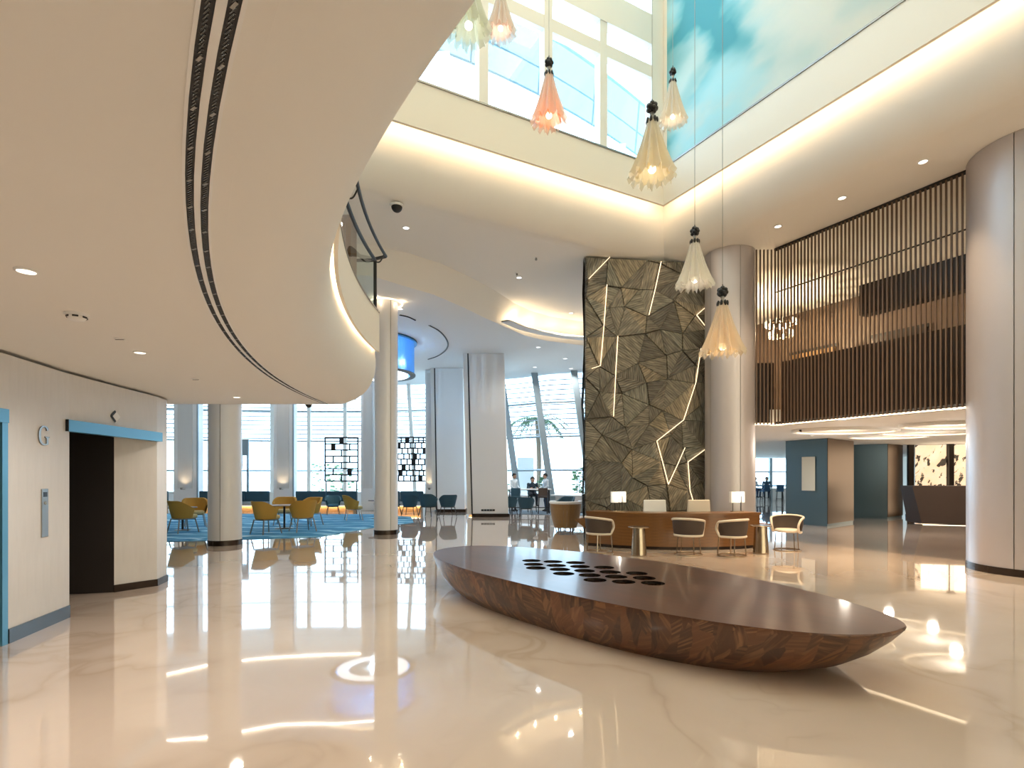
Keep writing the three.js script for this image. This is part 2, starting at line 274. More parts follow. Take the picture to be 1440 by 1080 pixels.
// ------------------------------------------------------------------ atrium shaft
const H_STRIP = 8.06, H_SILL = 8.91, H_TOP = 16;
{
  const nose = []; for (let i = 0; i <= 12; i++) { const a = i / 12 * Math.PI / 2; nose.push([1.15 - 0.80 * Math.sin(a), 8.0 - 0.9 * Math.cos(a)]); }
  nose.push([0.35, 8.4], [0.0, 8.4]);
  const path = [...opening].reverse();                             // left side of the path points outwards
  const inward = offsets(path, true), sgn = (inward[0][0] * (path[0][0] - plan(6, 4.5)[0]) + inward[0][1] * (path[0][1] - plan(6, 4.5)[1])) > 0 ? 1 : -1;
  struct('trim_2', sweep(path, nose.map(([o, h]) => [sgn * o, h]), true, 0.5), M.ceiling, 'rounded plaster cove curving up into the atrium', 'cove');
  struct('trim_3', sweep(path, ring([[0, H_STRIP], [0, H_SILL], [sgn * 0.06, H_SILL], [sgn * 0.06, H_STRIP]].map(([o, h]) => [o, h])), true, 0.3), M.cream, 'beige band above the glowing atrium cove', 'trim');
  struct('trim_4', sweep(path, ring([[-sgn * 0.02, H_SILL], [-sgn * 0.02, H_SILL + 0.035], [sgn * 0.06, H_SILL + 0.035], [sgn * 0.06, H_SILL]]), true, 0.3), M.steel, 'thin dark metal line on top of the beige atrium band', 'trim');
  // glowing strip in the slot, with the lights that it gives
  const t = thing('cove_led_strip', 'warm glowing light strip hidden in the atrium cove', 'light strip');
  mesh('strip', sweep(path, ring([[sgn * 0.07, 8.17], [sgn * 0.07, 8.20], [sgn * 0.10, 8.20], [sgn * 0.10, 8.17]]), true, 0.3), M.led, t);
  const runs = [[plan(0, 0), plan(L1, 0), L1], [plan(0, 0), plan(0, L2), L2], [plan(0, L2), plan(L1, L2), L1], [plan(L1, 0), plan(L1, L2), L2]];
  for (const [a, b, len] of runs) {
    const m = [(a[0] + b[0]) / 2, (a[1] + b[1]) / 2], c0 = plan(6, 4.5), n = [m[0] - c0[0], m[1] - c0[1]], k = Math.hypot(...n), off = 0.115;
    const pos = V(m[0] + n[0] / k * off, 8.175, m[1] + n[1] / k * off);
    const l = rectLight('cove_light', WARM, 17, len, 0.03, pos, pos.clone().add(new THREE.Vector3(0, -1, 0)));
    l.up.copy(V(b[0] - a[0], 0, b[1] - a[1]).normalize()); l.rotation.set(0, 0, 0);
    const x = V(b[0] - a[0], 0, b[1] - a[1]).normalize(), z = V(-n[0] / k * 0.75, 0.66, -n[1] / k * 0.75).normalize(), y = z.clone().cross(x);
    l.quaternion.setFromRotationMatrix(new THREE.Matrix4().makeBasis(x, y, z));
  }
  // shaft walls
  const quad = (a, b, y0, y1, th, out) => { const mid = [(a[0] + b[0]) / 2, (a[1] + b[1]) / 2], len = Math.hypot(b[0] - a[0], b[1] - a[1]), g = box(len, y1 - y0, th, 0, 0, 0); const ang = Math.atan2(-(b[1] - a[1]), b[0] - a[0]); return g.rotateY(-ang).translate(mid[0], (y0 + y1) / 2, -mid[1]); };
  struct('wall_mural', quad(plan(-0.1, -0.11), plan(L1 + 0.2, -0.11), 8.41, H_TOP, 0.2), M.cream, 'upper atrium wall behind the mural', 'wall');
  struct('wall_south', quad(plan(L1 + 0.11, -0.2), plan(L1 + 0.11, L2 + 0.2), 8.41, H_TOP, 0.2), M.cream, 'upper atrium wall on the entrance side', 'wall');
  struct('wall_west', quad(plan(-0.2, L2 + 0.11), plan(L1 + 0.2, L2 + 0.11), 8.41, H_TOP, 0.2), M.cream, 'upper atrium wall facing the mural', 'wall');
  struct('wall_north', quad(plan(-0.11, -0.2), plan(-0.11, L2 + 0.2), 8.41, H_SILL - 0.02, 0.2), M.cream, 'low atrium wall under the clerestory windows', 'wall');
  const sk = structGroup('window_3', 'added unseen glazed skylight roof for fill light above the atrium', 'skylight');  // skylight added out of view to bring soft light into the shaft
  for (let i = 0; i <= 6; i++) mesh('beam', quad(plan(i * L1 / 6, -0.2), plan(i * L1 / 6, L2 + 0.2), H_TOP - 0.25, H_TOP + 0.05, 0.14), M.frame, sk);
  for (let i = 0; i <= 3; i++) mesh('beam', quad(plan(-0.2, i * L2 / 3), plan(L1 + 0.2, i * L2 / 3), H_TOP - 0.25, H_TOP + 0.05, 0.14), M.frame, sk);
  for (let i = 0; i < 6; i++) for (let j = 0; j < 3; j++) mesh('pane', slab([plan(i * L1 / 6, j * L2 / 3), plan((i + 1) * L1 / 6, j * L2 / 3), plan((i + 1) * L1 / 6, (j + 1) * L2 / 3), plan(i * L1 / 6, (j + 1) * L2 / 3)], H_TOP + 0.06, H_TOP + 0.07), M.bronzeGlass, sk);
  // mural: one canvas panel on the wall
  const a = plan(0.12, -0.0), b = plan(L1 - 0.05, -0.0), g = new THREE.BufferGeometry();
  const m = mesh('abstract_mural', grid([[V(...[a[0], H_SILL + 0.04, a[1]]), V(b[0], H_SILL + 0.04, b[1])], [V(a[0], H_TOP - 0.05, a[1]), V(b[0], H_TOP - 0.05, b[1])]]), M.mural);
  tag(m, 'teal and white watercolour style mural along the upper atrium wall', 'mural');
}
// clerestory windows of the atrium
{
  const w = structGroup('window_1', 'white framed clerestory windows above the beige atrium band', 'window');
  const P = (t, y, o = 0) => { const q = plan(-o, t); return V(q[0], y, q[1]); };
  const ts = [0.0, 0.34, 1.75, 3.2, 4.7, 6.2, 7.7, 9.0], ys = [H_SILL + 0.03, 11.05, 11.72, 12.5, 14.6, H_TOP];
  const beam = (t0, t1, y0, y1, o0, o1, mat, name) => {
    const a = P(t0, y0, o0), g = new THREE.BoxGeometry(t1 - t0, y1 - y0, o1 - o0), x = P(1, 0).sub(P(0, 0)).normalize(), z = P(0, 0, 1).sub(P(0, 0, 0)).normalize();
    g.applyMatrix4(new THREE.Matrix4().makeBasis(x, new THREE.Vector3(0, 1, 0), z)); const c = P((t0 + t1) / 2, (y0 + y1) / 2, (o0 + o1) / 2);
    return mesh(name, g.translate(c.x, c.y, c.z), mat, w);
  };
  beam(0, 0.34, H_SILL, H_TOP, 0.0, 0.25, M.frame, 'corner_post');
  for (let i = 2; i < ts.length; i++) beam(ts[i] - 0.1, ts[i] + 0.1, H_SILL, H_TOP, 0.02, 0.22, M.frame, 'mullion');
  beam(0.3, 9, 11.0, 11.28, 0.03, 0.2, M.frame, 'transom');
  beam(0.3, 9, 11.75, 12.45, 0.0, 0.24, M.frame, 'transom');
  beam(0.3, 9, H_SILL, H_SILL + 0.06, 0.03, 0.2, M.frame, 'sill');
  beam(0.3, 9, 14.5, 14.7, 0.03, 0.2, M.frame, 'transom');
  for (let i = 1; i < ts.length - 1; i++) for (const [y0, y1] of [[H_SILL, 11], [11.28, 11.75], [12.45, 14.5], [14.7, H_TOP]]) beam(ts[i] + (i === 1 ? 0 : 0.08), ts[i + 1] - 0.08, y0, y1, 0.115, 0.125, M.glass, 'pane');
  // curved glass canopy outside
  const cn = thing('glass_canopy', 'curved pale blue glass canopy outside the clerestory windows', 'canopy');
  const row = (h, r) => Array.from({ length: 25 }, (_, i) => { const q = plan(-6.5 + 2.6 * Math.cos((i - 12) / 12 * 1.15) - r, 4 + (i - 12) * 0.75); return V(q[0], h, q[1]); });
  mesh('glass_band', grid([row(12.9, 0), row(14.6, -0.25)]), M.tintGlass, cn);
  mesh('rail', grid([row(13.7, 0.02), row(13.76, 0.02)]), M.bluegrey, cn); mesh('rail', grid([row(14.55, -0.2), row(14.68, -0.2)]), M.bluegrey, cn); mesh('rail', grid([row(12.88, 0.02), row(12.96, 0.02)]), M.bluegrey, cn);
  for (let i = 2; i < 24; i += 3) { const r0 = row(12.9, 0.03)[i], r1 = row(14.6, -0.2)[i]; mesh('post', bar(r0, r1, 0.05), M.bluegrey, cn); }
  for (const i of [3, 12, 21]) { const q = row(7.4, 0.3)[i]; mesh('column', bar(q, row(12.9, 0.1)[i], 0.3), M.white, cn); }
}

// ------------------------------------------------------------------ balcony with the low soffit
const B = structGroup('balcony', 'curved balcony with a rounded soffit over the lift lobby', 'balcony');
{
  const a = (o, n = 90) => arcPts(RS - o, A0, A1, n);
  const cut = RC[1] - RS * Math.sin(A0);
  const far = arc(RS - 0.12, A1);
  mesh('soffit', slab([...a(0.12), [far[0] + 1, D_B], [-9, D_B], [-9, cut]], LOW, LOW + 0.08), M.ceiling, B);
  mesh('gallery_floor', slab([...a(0.8), [far[0] + 1.5, D_B], [-9, D_B], [-9, cut]], TOPB - 0.2, TOPB - 0.02), M.ceiling, B);
  const prof = [[0.1, LOW]]; for (let i = 1; i <= 14; i++) { const q = i / 14 * Math.PI * 0.56; prof.push([0.12 + 0.68 * Math.sin(q), LOW + 0.42 * (1 - Math.cos(q)) + 0.33 * (i / 14) ** 2.2]); }
  const top = prof[prof.length - 1];
  prof.push([0.78, top[1] + 0.2], [0.83, top[1] + 0.2]);
  const sw = (pr) => grid(a(0).map((_, i) => pr.map(([o, h]) => { const q = arc(RS - o, lerp(A0, A1, i / 90)); return V(q[0], h, q[1]); })), 0.55);
  mesh('bullnose', sw(prof), M.ceiling, B);
  const hs = top[1] + 0.03;
  mesh('fascia', sw(ring([[0.87, hs], [0.87, TOPB], [0.83, TOPB], [0.83, hs]])), M.cream, B);
  mesh('edge_trim', sw(ring([[0.88, TOPB], [0.88, TOPB + 0.025], [0.76, TOPB + 0.025], [0.76, TOPB]])), M.steel, B);
  // closing face at the lounge end
  const endPts = [[-9, LOW], ...prof.map(([o, h]) => [arc(RS - o, A0)[0], h]).slice(0, -1), [arc(RS - 0.86, A0)[0], hs], [arc(RS - 0.86, A0)[0], TOPB], [-9, TOPB]];
  mesh('end_face', new THREE.ExtrudeGeometry(shapeOf(endPts), { depth: 0.04, bevelEnabled: false }).translate(0, 0, -cut - 0.02), M.ceiling, B);
  mesh('side_face', box(0.05, TOPB - LOW, cut - D_B, -9, (LOW + TOPB) / 2, -(cut + D_B) / 2), M.ceiling, B);
  // light strip under the fascia
  const t = thing('balcony_led_strip', 'warm glowing light strip under the balcony fascia', 'light strip');
  mesh('strip', sw(ring([[0.797, hs + 0.12], [0.797, hs + 0.14], [0.822, hs + 0.14], [0.822, hs + 0.12]])), M.led, t);
  const n = 16; for (let i = 0; i < n; i++) {
    const p0 = arc(RS - 0.81, lerp(A0, A1, i / n)), p1 = arc(RS - 0.81, lerp(A0, A1, (i + 1) / n)), x = V(p1[0] - p0[0], 0, p1[1] - p0[1]), len = x.length(); x.normalize();
    const l = new THREE.RectAreaLight(WARM, 14, len, 0.024); l.name = 'balcony_light'; l.position.copy(V((p0[0] + p1[0]) / 2, hs + 0.11, (p0[1] + p1[1]) / 2));
    const z = new THREE.Vector3(0, 1, 0); l.quaternion.setFromRotationMatrix(new THREE.Matrix4().makeBasis(x, z.clone().cross(x), z)); scene.add(l);
  }
  // double air slot in the soffit
  const s = thing('linear_air_diffuser', 'long curved black double air slot in the low ceiling', 'air vent');
  const y = LOW, rib = (o0, o1, h) => sw(ring([[o0, y + 0.002], [o1, y + 0.002], [o1, y - h], [o0, y - h]]));
  mesh('slot', rib(-0.043, -0.012, 0.003), M.dark, s); mesh('slot', rib(0.012, 0.043, 0.003), M.dark, s);
  mesh('divider', rib(-0.012, 0.012, 0.008), M.white, s); mesh('flange', rib(-0.054, -0.043, 0.006), M.white, s); mesh('flange', rib(0.043, 0.054, 0.006), M.white, s);
  for (let i = 0; i < 46; i++) for (const o of [-0.0275, 0.0275]) { const an = 0.02 + i * 0.02, q = arc(RS - o, an); mesh('clip', box(0.029, 0.004, 0.009, 0, 0, 0).rotateY(-an).translate(q[0], y - 0.004, -q[1]), M.steel, s); }
  const fins = []; for (let i = 0; i < 620; i++) for (const o of [-0.0275, 0.0275]) { const an = 0.02 + i * 0.0016, q = arc(RS - o, an); fins.push(box(0.03, 0.003, 0.004).rotateY(-an).translate(q[0], y - 0.0035, -q[1])); }
  mesh('fins', merge(fins), M.skirtGrey, s).userData.kind = 'stuff';
}
// railing on the balcony
{
  const t = thing('glass_railing', 'dark railed glass balustrade on the curved balcony edge', 'railing');
  const n = 40, pts = (o, y, a0 = A0, a1 = 0.75) => Array.from({ length: n + 1 }, (_, i) => { const q = arc(RS - o, lerp(a0, a1, i / n)); return V(q[0], y, q[1]); });
  mesh('glass_panel', grid([pts(0.80, TOPB + 0.02), pts(0.80, TOPB + 0.86)]), M.railGlass, t);
  mesh('top_rail', tube(pts(0.80, TOPB + 0.88), 0.028, 60), M.black, t);
  mesh('handrail', tube(pts(0.98, TOPB + 0.94), 0.024, 60), M.black, t);
  for (const an of [A0 + 0.01, 0.16, 0.2, 0.42, 0.46, 0.68]) { const q = arc(RS - 0.8, an), r = arc(RS - 0.9, an), e = arc(RS - 0.98, an); mesh('bracket', tube([V(q[0], TOPB + 0.82, q[1]), V(r[0], TOPB + 0.80, r[1]), V(e[0], TOPB + 0.93, e[1])], 0.011, 10, 6), M.black, t); }
  const e = arc(RS - 0.8, A0), b0 = arc(RS - 0.98, A0), b1 = arc(RS + 0.3, A0);
  mesh('post', bar(V(e[0], TOPB + 0.02, e[1]), V(e[0], TOPB + 0.88, e[1]), 0.045), M.black, t);
  mesh('end_rail', bar(V(b0[0], TOPB + 0.94, b0[1]), V(e[0], TOPB + 0.9, e[1]), 0.04), M.black, t);
  mesh('end_rail', bar(V(e[0], TOPB + 0.88, e[1]), V(b1[0], TOPB + 0.88, b1[1]), 0.04), M.black, t);
  mesh('glass_panel', grid([[V(e[0], TOPB + 0.02, e[1]), V(b1[0], TOPB + 0.02, b1[1])], [V(e[0], TOPB + 0.86, e[1]), V(b1[0], TOPB + 0.86, b1[1])]]), M.railGlass, t);
  const w = thing('wood_column', 'wood clad post standing on the gallery behind the railing', 'post', V(-2.37, TOPB - 0.02, 7.7));
  for (let i = 0; i < 3; i++) mesh('board', rbox(0.072, 0.94, 0.3, 0.008, -0.08 + i * 0.08, 0.47, 0), M.desk, w);
  mesh('cap', rbox(0.26, 0.03, 0.34, 0.005, 0, 0.955, 0), M.walnut, w);
}

// ------------------------------------------------------------------ facade
{
  const f = structGroup('window_2', 'tall glazed lounge facade with slim mullions', 'window');
  const lean = (x) => x > -3 && x < 7 ? -0.8 : x <= -3 && x > -8 ? -0.35 : 0;
  const hs = [0.75, 1.9, 3.47, 5.05, HL + 0.05];
  const pt = (i, y) => { const [x, d] = bays[i]; return V(x + lean(x) * (y - 0.75) / 5.7, y, d); };
  for (let i = 0; i <= NB; i++) {
    const [x] = bays[i], wide = x > -3 && x < 7 ? 0.30 : 0.18;
    mesh('mullion', bar(pt(i, 0), pt(i, HL + 0.3), wide, 0.24), x < -3 ? M.frame : M.bluegrey, f);
    if (i === NB) break;
    for (const y of hs.slice(1, 4)) mesh('transom', bar(pt(i, y), pt(i + 1, y), 0.07, 0.1), M.bluegrey, f);
    const sp = mesh('sill_panel', grid([[pt(i, 0), pt(i + 1, 0)], [pt(i, 0.75), pt(i + 1, 0.75)]]), M.white, f);
    mesh('sill', bar(pt(i, 0.76), pt(i + 1, 0.76), 0.05, 0.35), M.white, sp);
    for (let k = 0; k < 4; k++) mesh('pane', grid([[pt(i, hs[k]), pt(i + 1, hs[k])], [pt(i, hs[k + 1]), pt(i + 1, hs[k + 1])]]), M.glass, f);
  }
  // sun louvres outside, one long blade each
  const lv = thing('sun_louvres', 'long horizontal sun louvre blades outside the lounge windows', 'louvres');
  const out = offsets(bays, false), sgn = 1;
  for (let k = 0; k < 12; k++) { const y = 3.62 + k * 0.235; mesh('louvre', grid([bays.slice(1, 17).map(([x, d]) => V(x, y, d + 0.6)), bays.slice(1, 17).map(([x, d]) => V(x, y + 0.07, d + 0.72))]), M.louvre, lv); }
  struct('ground', slab([[-90, -40], [90, -40], [90, 130], [-90, 130]], -0.6, -0.26), M.paving, 'pale paving outside the windows', 'ground');
  struct('ceiling', slab([...upAll, [9, 22], [9, 26.5], [-20.5, 29.5]], HL + 0.9, HL + 1.05), M.ceiling, 'roof slab over the lounge', 'ceiling');
}

// ------------------------------------------------------------------ lift wall
{
  const p = [[-4.62, 3.9], [-4.70, 4.45], [-4.82, 5.17], [-5.03, 6.14], [-5.13, 7.1], [-5.19, 7.9], [-5.28, 8.27], [-5.5, 8.5], [-9, 8.6]];
  const wall = (path, y0, y1, th) => sweep(path, ring([[0, y0], [0, y1], [-th, y1], [-th, y0]]), false, 0.4);
  const side = 0.25;      // wall thickness, away from the lobby
  const g = structGroup('wall_lift', 'pale plastered lift lobby wall with recessed lift doors', 'wall');
  const wl = (path, y0, y1) => { const o = sweep(path, ring([[0, y0], [0, y1], [side, y1], [side, y0]]), false, 0.4); return o; };
  const cap = (q, nx, y0, y1) => null;
  const pier = (path, y0, y1, mat, name) => mesh(name, slab([...path, ...[...path].reverse().map(([x, d]) => [x - side, d])], y0, y1), mat, g);
  pier([p[2], p[3]], 0, LOW - 0.035, M.plaster, 'pier');
  pier([p[3], p[4], p[5]], 2.22, LOW - 0.035, M.plaster, 'header');
  pier([[-4.2, 1.2], p[0], p[1], p[2]], 2.22, LOW - 0.035, M.plaster, 'header');
  mesh('far_jamb', slab([[-5.5, 7.47], [-5.33, 7.72], p[5], p[6], [-5.45, 8.5], [-6.4, 8.5], [-6.4, 7.5]], 0, LOW - 0.035), M.plaster, g);
  mesh('recess_panel', slab([[-5.5, 7.47], [-5.5, 7.51], [-6.9, 7.18], [-6.9, 7.12]], 0, 2.3), M.liftDoor, g);
  mesh('recess_back', slab([[-6.9, 4.8], [-6.95, 4.8], [-6.95, 7.2], [-6.9, 7.2]], 0, 2.3), M.liftDoor, g);
  mesh('recess_back', slab([[-5.6, 1.2], [-5.7, 1.2], [-5.7, 5.2], [-5.6, 5.2]], 0, 2.3), M.liftDoor, g);
  mesh('recess_side', slab([[-5.28, 6.12], [-5.28, 6.16], [-6.9, 6.0], [-6.9, 5.95]], 0, 2.3), M.plaster, g);
  mesh('recess_top', slab([[-7, 1.2], [-5.6, 1.2], [-5.35, 7.4], [-7, 7.4]], 2.26, 2.3), M.liftDoor, g);
  // shadow gap under the soffit and skirtings
  const gap = (path, y0, y1, o) => slab([...path.map(([x, d]) => [x + o, d]), ...[...path].reverse().map(([x, d]) => [x - 0.2, d])], y0, y1);
  const tr = mesh('trim_5', gap([[-4.2, 1.2], p[0], p[1], p[2], p[3], p[4], p[5], p[6]], LOW - 0.04, LOW - 0.001, -0.12), M.plaster); tag(tr, 'recessed joint between lift wall and low ceiling', 'trim', null, 'structure');
  struct('baseboard_lift', gap([p[2], p[3]], 0, 0.14, 0.012), M.skirtGrey, 'grey metal skirting below the call panel', 'skirting');
  struct('baseboard_jamb', slab([[-5.49, 7.455], [-5.32, 7.71], [-5.177, 7.9], [-5.265, 8.28], [-5.3, 8.2], [-5.3, 7.9], [-5.4, 7.75], [-5.55, 7.5]], 0, 0.1), M.skirt, 'dark brown skirting on the curved jamb beside the lift', 'skirting');
  // lift portals
  const l1 = thing('lift_lintel', 'blue metal lintel across the dark lift recess', 'lintel');
  const q0 = [-4.985, 6.08], q1 = [-5.12, 7.92];
  mesh('face', slab([q0, q1, [q1[0] - 0.1, q1[1]], [q0[0] - 0.1, q0[1]]], 2.11, 2.24), M.blueLintel, l1);
  mesh('end_cap', slab([[q0[0] - 0.1, q0[1] - 0.012], [q0[0] + 0.002, q0[1] - 0.012], [q0[0] + 0.002, q0[1]], [q0[0] - 0.1, q0[1]]], 2.108, 2.242), M.black, l1);
  const l2 = thing('lift_door_frame', 'blue metal lift frame at the edge of the lift wall', 'door frame');
  mesh('jamb', slab([[-4.80, 5.09], [-4.815, 5.165], [-5.02, 5.165], [-5.02, 5.09]], 0, 2.15), M.blueLintel, l2);
  mesh('head', slab([[-4.52, 3.5], [-4.80, 5.16], [-4.92, 5.16], [-4.64, 3.5]], 2.11, 2.24), M.blueLintel, l2);
  mesh('door_leaf', slab([[-4.75, 3.5], [-4.93, 5.1], [-4.98, 5.1], [-4.8, 3.5]], 0, 2.11), M.liftDoor, l2);
  // letter, call panel, arrow sign on the pier
  const dir = V(p[3][0] - p[2][0], 0, p[3][1] - p[2][1]).normalize(), nrm = new THREE.Vector3(-dir.z, 0, dir.x); if (nrm.x < 0) nrm.negate();
  const face = Math.atan2(nrm.x, nrm.z);
  const font = await new FontLoader().loadAsync('fonts/droid/droid_serif_regular.typeface.json');
  const tg = new TextGeometry('G', { font, size: 0.2, depth: 0.012, curveSegments: 8 }); tg.center();
  const G = mesh('floor_letter', tg, M.steel); G.position.copy(V(-4.93, 2.03, 5.68)).addScaledVector(nrm, 0.008); G.rotation.y = face; tag(G, 'grey metal letter G on the lift wall', 'letter');
  const pn = thing('call_panel', 'slim steel call panel beside the lift', 'panel', V(-4.935, 0.96, 5.70).addScaledVector(nrm, 0.004), face);
  const pl = mesh('plate', rbox(0.11, 0.51, 0.014, 0.004, 0, 0.255, 0), M.steel, pn); mesh('button', cyl(0.018, 0.018, 0.012, 16).rotateX(Math.PI / 2).translate(0, 0.36, 0.008), M.bronze, pl); mesh('screen', box(0.06, 0.05, 0.004, 0, 0.45, 0.008), M.black, pl);
  const sg = thing('arrow_sign', 'small diamond arrow sign above the blue lintel', 'sign', V(-5.105, 2.37, 6.95), Math.PI / 2 - 0.06);
  mesh('plate', box(0.11, 0.11, 0.006).rotateZ(Math.PI / 4).translate(0, 0, 0.006), M.white, sg);
  mesh('chevron', merge([box(0.1, 0.026, 0.006).rotateZ(Math.PI / 4).translate(-0.04, 0.033, 0.011), box(0.1, 0.026, 0.006).rotateZ(-Math.PI / 4).translate(-0.04, -0.033, 0.011)]), M.black, sg);
}

// ------------------------------------------------------------------ columns
function roundColumn(label, X, d, r, h, mat, opts = {}) {
  const t = thing('round_column', label, 'column', V(X, 0, d), opts.turn || 0);
  const n = opts.panels || 4, gap = 0.012 / r;
  for (let i = 0; i < n; i++) {                                     // curved cladding sheets with open joints
    const a0 = i / n * 2 * Math.PI + gap / 2, a1 = (i + 1) / n * 2 * Math.PI - gap / 2, rows = [];
    for (const [y, s] of [[0.12, r], [h, r]]) rows.push(Array.from({ length: 17 }, (_, k) => { const a = lerp(a0, a1, k / 16); return new THREE.Vector3(Math.sin(a) * s, y, Math.cos(a) * s); }));
    mesh('cladding_sheet', grid(rows), mat, t);
  }
  mesh('core', cyl(r - 0.03, r - 0.03, h, 48, 0, h / 2, 0), M.steel, t);
  mesh('skirting', cyl(r + 0.012, r + 0.012, 0.12, 48, 0, 0.06, 0), M.skirt, t);
  return t;
}
roundColumn('broad pearl grey clad column beside the slatted gallery screen', 8.79, 9.07, 0.9, HC - 0.005, M.pearl, { panels: 5, turn: -1.05 });
roundColumn('pearl grey clad column between the carved stone wall and slat screen', 5.4, 13.4, 0.585, HC - 0.005, M.pearl, { panels: 5, turn: -1.23 });
roundColumn('pale round column beside the lift wall and blue carpet', -6.77, 12.75, 0.36, HC - 0.005 - 0.65, M.pearlPale, { panels: 3, turn: 0.2 });
{
  const t = roundColumn('slim round column under the end of the balcony', -3.52, 15.1, 0.325, HL - 0.005, M.pearlPale, { panels: 4, turn: -0.95 });
  mesh('ceiling_ring', new THREE.TorusGeometry(0.45, 0.02, 8, 48).rotateX(Math.PI / 2).translate(0, HL - 0.02, 0), M.ledSoft, t);
  for (let i = 0; i < 4; i++) { const a = i / 4 * Math.PI * 2 + 0.3, l = new THREE.PointLight(WARM, 0.1); l.name = 'ring_light'; l.position.set(-3.52 + Math.cos(a) * 0.5, HL - 0.08, -15.1 + Math.sin(a) * 0.5); l.castShadow = true; scene.add(l); }
}
function slabColumn(label, x0, x1, d, depth, h, leanX, mat, vent) {
  const t = thing('slab_column', label, 'column', V((x0 + x1) / 2, 0, d));
  const w = x1 - x0, g = rbox(w, h - 0.12, depth, 0.03, 0, (h - 0.12) / 2 + 0.12, -depth / 2); const p = g.attributes.position;
  for (let i = 0; i < p.count; i++) p.setX(i, p.getX(i) + leanX * p.getY(i) / h);
  mesh('body', g, mat, t);
  mesh('edge_strip', bar(new THREE.Vector3(-w / 2 - 0.02, 0.1, -0.03), new THREE.Vector3(-w / 2 - 0.02 + leanX, h, -0.03), 0.05, 0.06), M.dark, t);
  mesh('edge_fin', bar(new THREE.Vector3(-w / 2 - 0.13, 0.1, -0.12), new THREE.Vector3(-w / 2 - 0.13 + leanX, h, -0.12), 0.17, 0.2), M.frame, t);
  mesh('skirting', box(w + 0.06, 0.13, depth + 0.04, 0, 0.065, -depth / 2), M.skirt, t);
  if (vent) for (let i = 0; i < 5; i++) mesh('vent_slot', box(0.1, 0.07, 0.012, -0.32 + i * 0.11, 0.27, 0.002), M.dark, t);
  return t;
}
slabColumn('broad leaning white slab column with a floor vent', -1.55, -0.14, 21.3, 1.2, HL, -0.17, M.white, true);
slabColumn('pale blue grey slab column behind the teal armchairs', -3.35, -2.1, 24.2, 1.0, HL, -0.1, M.white, false);
function pilaster(label, x0, x1, d, lit) {
  const t = thing('pilaster', label, 'pilaster', V((x0 + x1) / 2, 0, d)), w = x1 - x0;
  mesh('body', rbox(w, HL - 0.01, 0.5, 0.02, 0, HL / 2 - 0.005, -0.25), M.white, t);
  mesh('edge_strip', box(0.06, HL - 0.02, 0.06, w / 2 + 0.02, HL / 2, 0), M.bluegrey, t);
  mesh('inset_panel', box(w * 0.62, HL - 1.2, 0.03, 0, HL / 2 + 0.45, 0.012), M.plaster, t);
  if (lit) { mesh('uplight_cup', lathe([[0, 1.0], [0.035, 1.0], [0.06, 1.09], [0.055, 1.09], [0, 1.03]], 16).translate(0, 0, 0.3), M.steel, t); mesh('uplight_arm', box(0.02, 0.02, 0.3, 0, 1.01, 0.15), M.steel, t); const l = new THREE.SpotLight(WARM, 1.1, 0, 0.9, 0.9); l.name = 'uplight'; l.target.position.set((x0 + x1) / 2, 2.4, -d + 0.05); l.target.name = 'aim'; scene.add(l.target); l.position.set((x0 + x1) / 2, 1.06, -d + 0.3); l.castShadow = true; scene.add(l); }
}
pilaster('wide pale pilaster with a warm uplight at the far left of the lounge', -15.6, -14.5, 24.9, true);
pilaster('pale pilaster with a warm uplight between two lounge windows', -10.95, -10.05, 24.8, true);
pilaster('narrow pale pilaster behind the slim round column', -7.0, -6.35, 25.0, false);
pilaster('narrow warm lit pilaster beside the blue grey slab column', -3.95, -3.5, 24.6, true);

